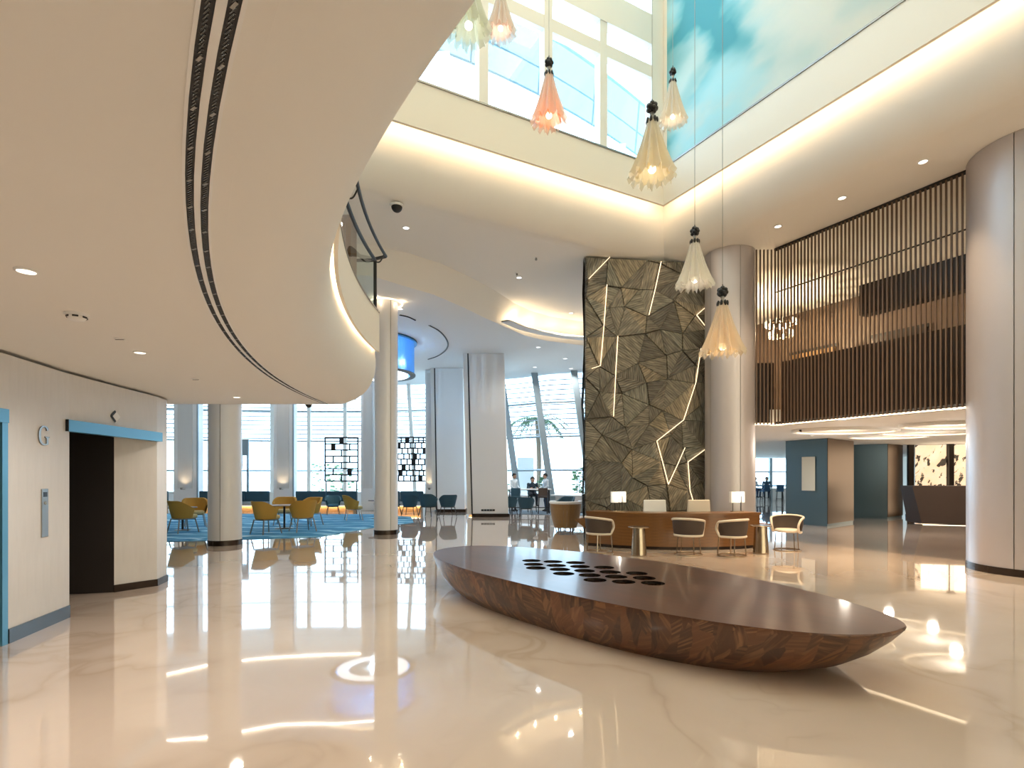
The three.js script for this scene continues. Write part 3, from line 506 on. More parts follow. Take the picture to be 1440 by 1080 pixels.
// ------------------------------------------------------------------ carved stone wall with light lines
{
  const A = [1.82, 13.55], Bq = [5.0, 14.05], W = Math.hypot(Bq[0] - A[0], Bq[1] - A[1]), ux = (Bq[0] - A[0]) / W, ud = (Bq[1] - A[1]) / W;
  const t = thing('carved_stone_wall', 'faceted dark carved stone feature wall with glowing light lines', 'feature wall');
  const on = (u, v, o = 0) => V(A[0] + ux * u + ud * o, v, A[1] + ud * u - ux * o);        // o: out of the wall, to the room
  const uv = (px, py) => { const r = (px - CX) / F, u = (r * A[1] - A[0]) / (ux - r * ud), d = A[1] + ud * u; return [u, EYE + (CY - py) / F * d]; };
  const lines = [[[853, 367], [824, 397]], [[849, 405], [845, 460], [840, 517], [828, 521]], [[924, 373], [916, 410], [907, 447]], [[864, 476], [861, 530], [858, 587]], [[988, 434], [973, 447], [988, 466]], [[979, 493], [972, 540], [955, 592], [918, 621], [926, 650], [934, 681], [946, 655], [957, 630]], [[987, 631], [961, 650], [964, 690], [972, 716]]].map((l) => l.map(([x, y]) => uv(x, y)));
  const pts = [], add = (u, v, z) => { if (u < 0 || u > W || v < 0 || v > HC - 0.02) return; if (pts.every((p) => Math.hypot(p[0] - u, p[1] - v) > 0.26)) pts.push([u, v, z]); };
  for (const l of lines) for (const [u, v] of l) add(Math.min(Math.max(u, 0), W), v, rr(0.02, 0.08));
  for (let i = 0; i <= 7; i++) { add(0, i * (HC - 0.03) / 7, 0.02); add(W, i * (HC - 0.03) / 7, 0.02); }
  for (let i = 1; i < 4; i++) { add(i * W / 4 + rr(-0.1, 0.1), 0, 0.03); add(i * W / 4 + rr(-0.1, 0.1), HC - 0.03, 0.03); }
  for (let k = 0; k < 900 && pts.length < 84; k++) { const u = rr(0.15, W - 0.15), v = rr(0.2, HC - 0.25); if (pts.every((p) => Math.hypot((p[0] - u) * 1.3, p[1] - v) > 0.44)) pts.push([u, v, rr(0, 0.13)]); }
  // Delaunay triangles by the empty-circle test
  const tris = [];
  for (let i = 0; i < pts.length; i++) for (let j = i + 1; j < pts.length; j++) for (let k = j + 1; k < pts.length; k++) {
    const [ax, ay] = pts[i], [bx, by] = pts[j], [cx, cy] = pts[k], D = 2 * (ax * (by - cy) + bx * (cy - ay) + cx * (ay - by)); if (Math.abs(D) < 1e-3) continue;
    const ox = ((ax * ax + ay * ay) * (by - cy) + (bx * bx + by * by) * (cy - ay) + (cx * cx + cy * cy) * (ay - by)) / D, oy = ((ax * ax + ay * ay) * (cx - bx) + (bx * bx + by * by) * (ax - cx) + (cx * cx + cy * cy) * (bx - ax)) / D;
    const R2 = (ax - ox) ** 2 + (ay - oy) ** 2; if (pts.some((p, q) => q !== i && q !== j && q !== k && (p[0] - ox) ** 2 + (p[1] - oy) ** 2 < R2 - 1e-9)) continue;
    tris.push(D > 0 ? [i, j, k] : [i, k, j]);
  }
  const tones = [[0.90, 0.94, 1], [0.72, 0.76, 0.83], [1.16, 1.14, 1.10], [0.86, 0.95, 1.04], [0.55, 0.58, 0.64]].map((c) => S({ map: carvedMap, color: L(...c), bumpMap: carvedBump, bumpScale: 0.010, roughness: 0.5, side: DS }));
  for (const tr of tris) {
    const q = tr.map((i) => pts[i]), cu = (q[0][0] + q[1][0] + q[2][0]) / 3, cv = (q[0][1] + q[1][1] + q[2][1]) / 3, lift = rr(0.0, 0.05), an = rr(0, Math.PI), ca = Math.cos(an), sa = Math.sin(an);
    const f = q.map(([u, v, o]) => { const l = Math.hypot(u - cu, v - cv), s = Math.max(0, (l - 0.014) / l); return [cu + (u - cu) * s, cv + (v - cv) * s, o + lift + 0.08]; });
    const pos = [], tex = [], face = (a, b, c) => { for (const [u, v, o] of [a, b, c]) { const w = on(u, v, o); pos.push(w.x, w.y, w.z); tex.push((u * ca + v * sa) * 0.9, (v * ca - u * sa) * 0.9); } };
    face(f[0], f[1], f[2]); for (let i = 0; i < 3; i++) { const a = f[i], b = f[(i + 1) % 3], a2 = [a[0], a[1], 0], b2 = [b[0], b[1], 0]; face(a, a2, b); face(b, a2, b2); }
    const g = new THREE.BufferGeometry(); g.setAttribute('position', new THREE.Float32BufferAttribute(pos, 3)); g.setAttribute('uv', new THREE.Float32BufferAttribute(tex, 2)); g.computeVertexNormals();
    mesh('stone_panel', g, tones[Math.floor(rnd() * tones.length)], t);
  }
  const Z = 1.7; // thickness of the wall; its left flank in tall shards
  mesh('core', slab([A, Bq, [Bq[0] - ud * -Z - 0.2, Bq[1] + Z], [A[0] + 0.42, A[1] + Z]], 0, HC - 0.01), tones[0], t);
  const side = [[0, 1.15], [1.15, 2.6], [2.6, 3.4], [3.4, 4.9], [4.9, 6.2], [6.2, HC - 0.02]];
  side.forEach(([y0, y1], i) => { const P0 = (k, y, o) => V(A[0] + 0.42 * k - o, y, A[1] + Z * k), o = [0.02, 0.07, 0.03, 0.09, 0.02, 0.06, 0.03]; 
    for (const [k0, k1] of [[0, 0.5], [0.5, 1]]) mesh('stone_panel', grid([[P0(k0, y0, o[i]), P0(k1, y0, o[i] + 0.04)], [P0(k0, y1, o[i + 1]), P0(k1, y1, o[i + 1] + 0.02)]]), tones[(i + (k0 ? 1 : 0)) % 5], t); });
  for (const l of lines) {
    const led = thing('wall_light_line', 'glowing angular light line between the carved stone panels', 'light strip', null, 0, 'light lines in the carved stone wall');
    for (let i = 0; i + 1 < l.length; i++) {
      const a = on(...l[i], 0.25), b = on(...l[i + 1], 0.25); mesh('strip', bar(a, b, 0.014, 0.016), M.ledLine, led);
      const len = a.distanceTo(b), x = b.clone().sub(a).normalize(), z = V(-ud, 0, ux).normalize(), rl = new THREE.RectAreaLight(WARM, 5, len, 0.014);
      rl.name = 'line_light'; rl.position.copy(on((l[i][0] + l[i + 1][0]) / 2, (l[i][1] + l[i + 1][1]) / 2, 0.215)); const zz = z.clone().addScaledVector(x, -z.dot(x)).normalize().negate(); rl.quaternion.setFromRotationMatrix(new THREE.Matrix4().makeBasis(x, zz.clone().cross(x), zz)); scene.add(rl);
    }
  }
}

// ------------------------------------------------------------------ slatted gallery screen, gallery and reception wing
const SOF = 2.83, P1 = [6.34, 13.02], dirS = [0.475, -0.88];
const alongS = (s, o = 0) => [P1[0] + dirS[0] * s + 0.88 * o, P1[1] + dirS[1] * s + 0.475 * o];   // o: away from the lobby
{
  const t = thing('slat_screen', 'tall dark wood slat screen across the gallery', 'screen');
  const sg = box(0.026, HC - SOF - 0.06, 0.034, 0, (HC + SOF) / 2 - 0.01, 0), ang = Math.atan2(dirS[1], dirS[0]);
  const slat = (q, a) => { const m = mesh('slat', sg, M.slat, t); m.position.set(q[0], 0, -q[1]); m.rotation.y = a; };
  for (let i = 0; i < 72; i++) slat(alongS(i * 0.083), ang);
  for (let i = 1; i < 8; i++) slat([P1[0] - i * 0.09, P1[1] + 0.0], 0);
  const r = (y, o, w) => { const a = alongS(-0.02, o), b = alongS(6, o); return bar(V(a[0], y, a[1]), V(b[0], y, b[1]), w, w); };
  mesh('splice_rail', r(6.05, 0.06, 0.022), M.black, t); mesh('top_rail', r(HC - 0.03, 0.02, 0.06), M.black, t); mesh('bottom_rail', r(SOF + 0.06, 0.03, 0.04), M.black, t);
    const lt = t, a = alongS(-0.02, 0.09), b = alongS(6, 0.09); mesh('light_strip', bar(V(a[0], SOF + 0.035, a[1]), V(b[0], SOF + 0.035, b[1]), 0.05, 0.05), M.ledSoft, lt);
  mesh('light_strip', bar(V(P1[0] + 0.05, SOF + 0.035, P1[1] + 0.06), V(P1[0] - 0.7, SOF + 0.035, P1[1] + 0.06), 0.05, 0.05), M.ledSoft, lt);
  const mid = alongS(3, 0.1), x = V(b[0] - a[0], 0, b[1] - a[1]).normalize(), z = new THREE.Vector3(0, 1, 0), l = new THREE.RectAreaLight(WARM, 3, 6, 0.05);
  l.name = 'screen_light'; l.position.copy(V(mid[0], SOF + 0.006, mid[1])); l.quaternion.setFromRotationMatrix(new THREE.Matrix4().makeBasis(x, z.clone().cross(x), z)); scene.add(l);
  // gallery floor, parapet and back wall
  const wing = [alongS(11), alongS(0.0, -0.06), [5.72, 12.96], [5.7, 14.2], [7, 25.6], ...bays.filter(([X]) => X > 7.4).map(([X, d]) => [X, d + 0.3]), [W_R, 37], [W_R, 2]];
  struct('ceiling', slab([alongS(11, 0.24), alongS(-0.02, 0.24), [5.72, 13.28], [5.7, 14.2], [7, 25.6], ...bays.filter(([X]) => X > 7.4).map(([X, d]) => [X, d + 0.3]), [W_R, 37], [W_R, 3]], SOF, SOF + 0.4, []), M.ceiling, 'pale soffit over the reception wing', 'ceiling');
  const q0 = alongS(0.06, 0.2), q1 = alongS(6.2, 0.2), wallTo = (p0, p1, y0, y1, th = 0.06) => { const g = bar(V(p0[0], (y0 + y1) / 2, p0[1]), V(p1[0], (y0 + y1) / 2, p1[1]), th, 0.01), len = Math.hypot(p1[0] - p0[0], p1[1] - p0[1]); const bb = new THREE.BoxGeometry(len, y1 - y0, th); bb.rotateY(Math.atan2(p1[1] - p0[1], p1[0] - p0[0])); return bb.translate((p0[0] + p1[0]) / 2, (y0 + y1) / 2, -(p0[1] + p1[1]) / 2); };
  struct('wall_parapet', wallTo(q0, q1, SOF + 0.005, 4.37), M.parapet, 'dark gallery parapet behind the slat screen', 'parapet');
  struct('wall_parapet_return', wallTo([P1[0] + 0.05, P1[1] + 0.2], [P1[0] - 0.62, P1[1] + 0.2], SOF + 0.005, 4.37), M.parapet, 'short dark parapet return behind the slats', 'parapet');
  struct('wall_gallery', wallTo(alongS(-8, 5.4), alongS(9, 5.4), SOF + 0.4, HC), S({ color: L(0.16, 0.11, 0.075), roughness: 0.5 }), 'dark wood wall at the back of the gallery', 'wall');
  struct('wall_gallery_end', wallTo([5.75, 14.1], [7.4, 21], SOF + 0.4, HC), M.cream, 'cream end wall of the gallery', 'wall');
  for (const [s, w, mat, lab] of [[-3.2, 1.5, M.oak, 'pale oak'], [-0.6, 1.4, M.liftDoor, 'black'], [2.6, 2.2, M.desk, 'orange brown wood']]) {
    const dr = thing('gallery_door', lab + ' tall door on the gallery back wall behind the slats', 'door'); mesh('leaf', wallTo(alongS(s, 5.3), alongS(s + w, 5.3), SOF + 0.42, 5.7, 0.08), mat, dr); mesh('frame', wallTo(alongS(s - 0.06, 5.33), alongS(s + w + 0.06, 5.33), 5.7, 5.8, 0.1), M.black, dr);
  }
  const bm = struct('trim_6', wallTo(alongS(1.2, 1.5), alongS(7, 1.5), 5.35, 6.05, 0.3), M.parapet, 'dark beam under the gallery ceiling', 'beam');
  // gallery chandelier
  const ch = thing('gallery_chandelier', 'golden tiered glowing chandelier seen through the slats', 'chandelier', at(1098, 462, 16.4));
  for (const [y, r, n] of [[0.12, 0.42, 16], [-0.22, 0.34, 14]]) { mesh('hoop', new THREE.TorusGeometry(r, 0.015, 6, 32).rotateX(Math.PI / 2).translate(0, y, 0), M.bronze, ch); for (let i = 0; i < n; i++) { const a2 = i / n * Math.PI * 2; mesh('candle_tube', cyl(0.022, 0.022, 0.16, 8, Math.cos(a2) * r, y + 0.04, Math.sin(a2) * r), M.ledSoft, ch); } }
  mesh('rod', cyl(0.012, 0.012, 1.6, 8, 0, 1.0, 0), M.bronze, ch);
  const cl = new THREE.PointLight(WARM, 16); cl.name = 'chandelier_light'; cl.position.copy(at(1098, 462, 16.4)).add(new THREE.Vector3(0, -0.05, 0)); cl.castShadow = true; scene.add(cl);
  // oval recessed lights in the soffit
  for (const [px, py, w] of [[1188, 604, 1.3], [1312, 606, 1.35], [1345, 596, 1.2], [1250, 612, 1.1]]) {
    const c = onY(px, py, SOF), o = thing('oval_ceiling_light', 'warm oval dish light in the soffit by the reception desk', 'ceiling light', c, 0, 'oval soffit lights');
    mesh('rim', new THREE.TorusGeometry(w, 0.05, 8, 48).rotateX(Math.PI / 2).scale(1, 1, 0.62).translate(0, -0.03, 0), M.ceiling, o);
    mesh('dish', lathe([[0, 0.0], [w * 0.7, -0.012], [w * 0.98, -0.05]], 40).scale(1, 1, 0.62), M.cream, o);
    mesh('glow_ring', new THREE.TorusGeometry(w * 0.93, 0.018, 8, 48).rotateX(Math.PI / 2).scale(1, 1, 0.62).translate(0, -0.05, 0), M.ledDim, o);
    const l2 = new THREE.PointLight(SOFT, 1.6); l2.name = 'oval_light'; l2.position.copy(c).add(new THREE.Vector3(0, -0.35, 0)); l2.castShadow = true; l2.shadow.radius = 6; scene.add(l2);
  }
  // clad blocks
  const b1 = thing('teal_cabinet', 'blue grey metal clad block with bronze end and pale poster', 'pillar');
  const z1 = [[9.47, 18.7], [10.09, 17.3], [11.8, 18.7], [11.2, 20.2]];
  const bb1 = mesh('body', slab(z1, 0, SOF - 0.005), M.cabinetTeal, b1);
  mesh('bronze_end', slab([[10.10, 17.28], [11.82, 18.69], [11.80, 18.72], [10.09, 17.31]], 0.08, SOF - 0.01), M.cabinetBronze, b1);
  const fp = (k, y) => V(lerp(z1[0][0], z1[1][0], k) - 0.03, y, lerp(z1[0][1], z1[1][1], k) - 0.014);
  const po = mesh('poster', grid([[fp(0.42, 1.13), fp(0.74, 1.13)], [fp(0.42, 2.25), fp(0.74, 2.25)]]), M.paper, bb1); po.userData.label = 'pale blank poster panel';
  const b2 = thing('teal_cabinet', 'dark clad block with glossy bronze side beside the lit stone panels', 'pillar');
  mesh('body', slab([[13.2, 21.0], [14.1, 20.3], [15.3, 21.2], [14.6, 22.3]], 0, SOF - 0.005), M.cabinetTeal, b2);
  mesh('bronze_end', slab([[14.11, 20.28], [15.32, 21.18], [15.3, 21.22], [14.1, 20.32]], 0.08, SOF - 0.01), M.cabinetBronze, b2);
  // backlit onyx panels
  const on = thing('onyx_wall', 'backlit veined onyx panels with leaf pattern behind the counter', 'lit panel');
  const oa = (k, y, o = 0) => V(lerp(15.35, 20.2, k), y, lerp(21.1, 18.6, k) + 0.02 - o);
  for (const [k0, k1] of [[0.06, 0.24], [0.27, 0.48], [0.51, 0.74], [0.77, 1]]) mesh('onyx_panel', grid([[oa(k0, 0.12), oa(k1, 0.12)], [oa(k0, SOF - 0.02), oa(k1, SOF - 0.02)]]), M.onyx, on);
  for (const k of [0.03, 0.255, 0.495, 0.755]) mesh('frame_post', bar(oa(k, 0, 0.03), oa(k, SOF, 0.03), 0.2, 0.12), M.parapet, on);
  mesh('frame_base', bar(oa(0, 0.06, 0.02), oa(1, 0.06, 0.02), 0.12, 0.1), M.parapet, on);
  const ol = new THREE.RectAreaLight(L(1, 0.82, 0.6), 1.4, 4.8, 2.6); ol.name = 'onyx_light'; ol.position.copy(oa(0.52, 1.4, 0.12)); ol.lookAt(oa(0.52, 1.4, 0.12).add(V(-2.5, 0, -4.85))); scene.add(ol);
  const ct = thing('reception_counter', 'dark brown tapered reception counter in front of the lit panels', 'counter', V(13.55, 0, 17.9));
  const pf = (y, k) => { const s = lerp(0.0, -0.28, y / 1.28); return [[s, 0.05 - y * 0.05], [2.6, 0.9], [2.6, -0.5], [s * 0.9 + 0.1, -0.75]].map(([x, z]) => new THREE.Vector3(x, y, z)); };
  mesh('body', grid([0.04, 0.4, 0.8, 1.26].map((y) => ring(pf(y))), 0.3), M.counter, ct); mesh('top', new THREE.ExtrudeGeometry(shapeOf(pf(1.26).map((v) => [v.x, -v.z])), { depth: 0.03, bevelEnabled: false }).rotateX(-Math.PI / 2).translate(0, 1.26, 0), M.counter, ct);
  mesh('plinth_light', bar(new THREE.Vector3(0.03, 0.008, 0.03), new THREE.Vector3(2.6, 0.008, 0.87), 0.012, 0.012), M.ledSoft, ct);
}

// ------------------------------------------------------------------ long boat shaped wooden bench
{
  const t = thing('boat_bench', 'long dark wood boat shaped bench with round holes', 'bench', V(1.11, 0, 6.47), -0.886);
  const a = 3.13, b = 1.21, H = 0.45, n = 120;
  const out = (q) => { const c = Math.cos(q), s = Math.sin(q), p = s < 0 ? 2.5 : c > 0 ? 1.65 : 1.9, k = Math.pow(Math.pow(Math.abs(c), p) + Math.pow(Math.abs(s), p), -1 / p); return [c * k * (c > 0 ? 3.02 : a), s * k * b]; };
  const lev = [[0.0, 0.79, 0.90], [0.02, 0.80, 0.915], [0.10, 0.875, 0.955], [0.2, 0.925, 0.98], [0.31, 0.965, 0.995], [0.40, 0.99, 1.0], [0.435, 0.998, 1.0], [0.447, 0.996, 0.997]], pos = [], uv = [], ix = [];
  lev.forEach(([y, sx, sy]) => { let s = 0, prev; for (let i = 0; i <= n; i++) { const [x, z] = out(i / n * 2 * Math.PI); if (prev) s += Math.hypot(x - prev[0], z - prev[1]); prev = [x, z]; pos.push(x * sx, y + 0.0, -z * sy); uv.push(s / 4.6, y * 0.75 + 0.1); } });
  for (let j = 0; j + 1 < lev.length; j++) for (let i = 0; i < n; i++) { const p = j * (n + 1) + i, q = p + n + 1; ix.push(p, p + 1, q, p + 1, q + 1, q); }
  const g = new THREE.BufferGeometry(); g.setAttribute('position', new THREE.Float32BufferAttribute(pos, 3)); g.setAttribute('uv', new THREE.Float32BufferAttribute(uv, 2)); g.setIndex(ix); g.computeVertexNormals();
  mesh('hull', g, M.benchSide, t);
  const zoomed = [[262, 157], [430, 165], [605, 173], [278, 186], [455, 195], [640, 203], [828, 210], [297, 214], [483, 225], [675, 236], [875, 246], [1082, 256], [513, 258], [715, 270], [922, 282], [1140, 292], [757, 308], [980, 321], [1208, 332]];
  t.updateMatrixWorld();
  const sh = shapeOf(Array.from({ length: n }, (_, i) => { const [x, y] = out(i / n * 2 * Math.PI); return [x * 0.996, y * 0.996]; })), r = 0.128;
  const holes = zoomed.map(([X, Y]) => t.worldToLocal(onY(700 + X * 260 / 1440, 760 + Y * 100 / 554, H)));
  for (const h of holes) { const c = new THREE.Path(); c.absarc(h.x, -h.z, r, 0, Math.PI * 2, true); sh.holes.push(c); }
  mesh('top_plate', new THREE.ExtrudeGeometry(sh, { depth: 0.03, bevelEnabled: false, curveSegments: 24 }).rotateX(-Math.PI / 2).translate(0, H - 0.03, 0), M.benchTop, t);
  for (const h of holes) mesh('hole_rim', lathe([[r - 0.003, -0.031], [r - 0.001, -0.02], [r - 0.0005, -0.001]], 28).translate(h.x, H, h.z), M.skirt, t);
}

// ------------------------------------------------------------------ concierge desk and what stands on it
const deskPath = new THREE.CatmullRomCurve3([V(1.72, 0, 12.5), V(2.5, 0, 11.98), V(3.5, 0, 11.72), V(4.6, 0, 11.78), V(5.55, 0, 12.1)]).getPoints(40).map((p) => [p.x, -p.z]);
{
  const off = offsets(deskPath, false), band = (o0, o1, y0, y1, pts = deskPath) => slab([...pts.map((p, i) => [p[0] + off[i][0] * o0, p[1] + off[i][1] * o0]), ...pts.map((p, i) => [p[0] + off[i][0] * o1, p[1] + off[i][1] * o1]).reverse()], y0, y1);
  const t = thing('concierge_desk', 'curved brown wood concierge desk before the carved stone wall', 'desk');
  mesh('front_panel', band(0, 0.04, 0.07, 0.76), M.desk, t);
  mesh('plinth', band(0.05, 0.09, 0, 0.08), M.skirt, t);
  mesh('worktop', band(-0.03, 0.55, 0.76, 0.80), M.desk, t);
  for (const i of [0, 40]) { const p = deskPath[i], o = off[i]; mesh('side_panel', bar(V(p[0] + o[0] * 0.05, 0.38, p[1] + o[1] * 0.05), V(p[0] + o[0] * 0.53, 0.38, p[1] + o[1] * 0.53), 0.74, 0.04), M.desk, t); }
  const lamp = (label, p) => {
    const k = thing('twin_shade_lamp', label, 'lamp', p);
    mesh('base', rbox(0.26, 0.015, 0.12, 0.006, 0, 0.0075, 0), M.bronze, k);
    for (const s of [-1, 1]) { const st = mesh('stem', cyl(0.008, 0.008, 0.36, 8, s * 0.08, 0.18, s * 0.03), M.black, k); mesh('lamp_shade', rbox(0.16, 0.25, 0.12, 0.006, s * 0.1, 0.33, -s * 0.06), M.shadeWhite, st); }
    const l = new THREE.PointLight(SOFT, 0.2); l.name = 'desk_lamp_light'; l.position.copy(p).add(new THREE.Vector3(0, 0.36, 0.16)); l.castShadow = true; scene.add(l);
  };
  lamp('white twin shade lamp on the desk before the carved stone', V(2.43, 0.8, 12.35));
  lamp('white twin shade lamp on the desk before the pearl column', V(5.1, 0.8, 12.25));
  const seat = (label, p, mat) => {
    const k = thing('desk_chair', label, 'chair', p);
    const g = rbox(0.5, 0.52, 0.06, 0.02, 0, 0.80, 0.16), q = g.attributes.position; for (let i = 0; i < q.count; i++) q.setX(i, q.getX(i) * (1.12 - 0.22 * (q.getY(i) - 0.55)));
    mesh('backrest', g, mat, k); mesh('seat', rbox(0.5, 0.09, 0.42, 0.03, 0, 0.47, -0.05), mat, k); const ps = mesh('post', cyl(0.03, 0.03, 0.36, 12, 0, 0.25, -0.05), M.steel, k);
    for (let i = 0; i < 5; i++) { const a = i / 5 * Math.PI * 2; mesh('foot', bar(new THREE.Vector3(0, 0.07, -0.05), new THREE.Vector3(Math.cos(a) * 0.24, 0.03, -0.05 + Math.sin(a) * 0.24), 0.035), M.steel, ps); }
  };
  seat('white high backed chair behind the desk', V(3.30, 0, 12.66), M.white);
  seat('cream high backed chair behind the desk by the column', V(4.32, 0, 12.66), M.creamRim);
}
// ------------------------------------------------------------------ tub chairs and drum tables at the desk
function tubChair() {
  const t = thing('tub_chair', '', 'chair', null, 0, 'cream rimmed tub chairs at the desk');
  const A = 1.8, n = 28, top = (a) => { const k = Math.abs(a) / A; return new THREE.Vector3(Math.sin(a) * 0.315, 0.745 - 0.06 * k * k, -Math.cos(a) * 0.30); }, bot = (a) => new THREE.Vector3(Math.sin(a) * 0.275, 0.40, -Math.cos(a) * 0.265);
  const As = Array.from({ length: n + 1 }, (_, i) => lerp(-A, A, i / n));
  const rows = [0, 0.2, 0.5, 0.8, 1].map((k) => As.map((a) => bot(a).lerp(top(a), k).multiply(new THREE.Vector3(1 + 0.05 * Math.sin(k * Math.PI), 1, 1 + 0.05 * Math.sin(k * Math.PI)))));
  mesh('back_shell', grid(rows, 1), M.brownFabric, t);
  const endArc = (a) => { const b = bot(a), u = top(a), m = b.clone().add(u).multiplyScalar(0.5), d = Math.sign(a); return [0.25, 0.5, 0.75].map((k) => { const p = u.clone().lerp(b, k), tg = new THREE.Vector3(Math.cos(a), 0, Math.sin(a)).multiplyScalar(d * 0.09 * Math.sin(k * Math.PI)); return p.add(tg); }); };
  const loop = [...As.filter((_, i) => i % 2 === 0).map(top), ...endArc(A), ...As.filter((_, i) => i % 2 === 0).map(bot).reverse(), ...endArc(-A).reverse()];
  mesh('rim', tube(loop, 0.024, 120, 8, true), M.creamRim, t);
  mesh('inner_pad', grid(rows.map((r) => r.map((p) => new THREE.Vector3(p.x * 0.93, p.y, p.z * 0.93))), 1), M.brownFabric, t);
  mesh('seat', lathe([[0, 0.395], [0.22, 0.395], [0.245, 0.41], [0.245, 0.45], [0.21, 0.465], [0, 0.47]], 32), M.creamRim, t);
  for (const a of [0.7, 2.3, -0.7, -2.3]) mesh('leg', bar(new THREE.Vector3(Math.sin(a) * 0.24, 0.39, -Math.cos(a) * 0.24), new THREE.Vector3(Math.sin(a) * 0.27, 0.012, -Math.cos(a) * 0.27), 0.016), M.bronze, t);
  mesh('floor_ring', new THREE.TorusGeometry(0.27, 0.011, 6, 40).rotateX(Math.PI / 2).translate(0, 0.011, 0), M.bronze, t);
  return t;
}
{
  const c = tubChair(); c.userData.label = 'cream rimmed tub chair at the end of the desk by the stone wall'; c.position.copy(V(1.86, 0, 11.45)); c.rotation.y = 2.1;
  copy(c, 'cream rimmed tub chair between the drum table and another tub chair', V(3.62, 0, 11.1), 2.55);
  copy(c, 'cream rimmed tub chair backing onto the open floor beside the second drum table', V(4.43, 0, 10.9), -2.62);
  copy(c, 'cream rimmed tub chair turned to show its seat at the far desk end', V(5.98, 0, 11.75), -0.75);
  const d = thing('drum_table', 'small bronze pedestal table between two tub chairs', 'side table', V(2.57, 0, 10.95), 0);
  mesh('table_top', lathe([[0, 0.565], [0.205, 0.565], [0.215, 0.575], [0.21, 0.585], [0, 0.585]], 36), M.bronze, d);
  mesh('pedestal', lathe([[0, 0], [0.155, 0], [0.155, 0.02], [0.135, 0.35], [0.125, 0.565]], 36), M.bronze, d);
  copy(d, 'small bronze pedestal table in front of the far tub chair', V(5.18, 0, 11.25));
}

// ------------------------------------------------------------------ lounge furniture
function shellChair(name, label, category, mat, legMat, group, pos, turn, k = 1, rim = mat) {
  const t = thing(name, label, category, pos, turn, group); t.scale.setScalar(k);
  const A = 2.0, n = 22, top = (a) => { const q = Math.abs(a) / A; return new THREE.Vector3(Math.sin(a) * 0.33, 0.80 - 0.18 * sstep(0.35, 1, q), -Math.cos(a) * 0.31 - 0.04 * (1 - q)); }, bot = (a) => new THREE.Vector3(Math.sin(a) * 0.25, 0.37, -Math.cos(a) * 0.24);
  const As = Array.from({ length: n + 1 }, (_, i) => lerp(-A, A, i / n)), ks = [0, 0.25, 0.5, 0.75, 1], outer = ks.map((q) => As.map((a) => bot(a).lerp(top(a), q))), inner = ks.map((q) => As.map((a) => { const p = bot(a).lerp(top(a), q); return new THREE.Vector3(p.x * 0.84, p.y - 0.005, p.z * 0.84); })).reverse();
  mesh('back_shell', grid([...outer, ...inner], 1), mat, t);
  mesh('seat', rbox(0.4, 0.1, 0.42, 0.04, 0, 0.41, 0.05), rim, t);
  mesh('seat_frame', rbox(0.42, 0.025, 0.40, 0.008, 0, 0.35, 0), legMat, t);
  for (const [x, z] of [[1, 1], [1, -1], [-1, 1], [-1, -1]]) mesh('leg', bar(new THREE.Vector3(x * 0.19, 0.35, z * 0.19), new THREE.Vector3(x * 0.25, 0.012, z * 0.25), 0.022), legMat, t);
  return t;
}
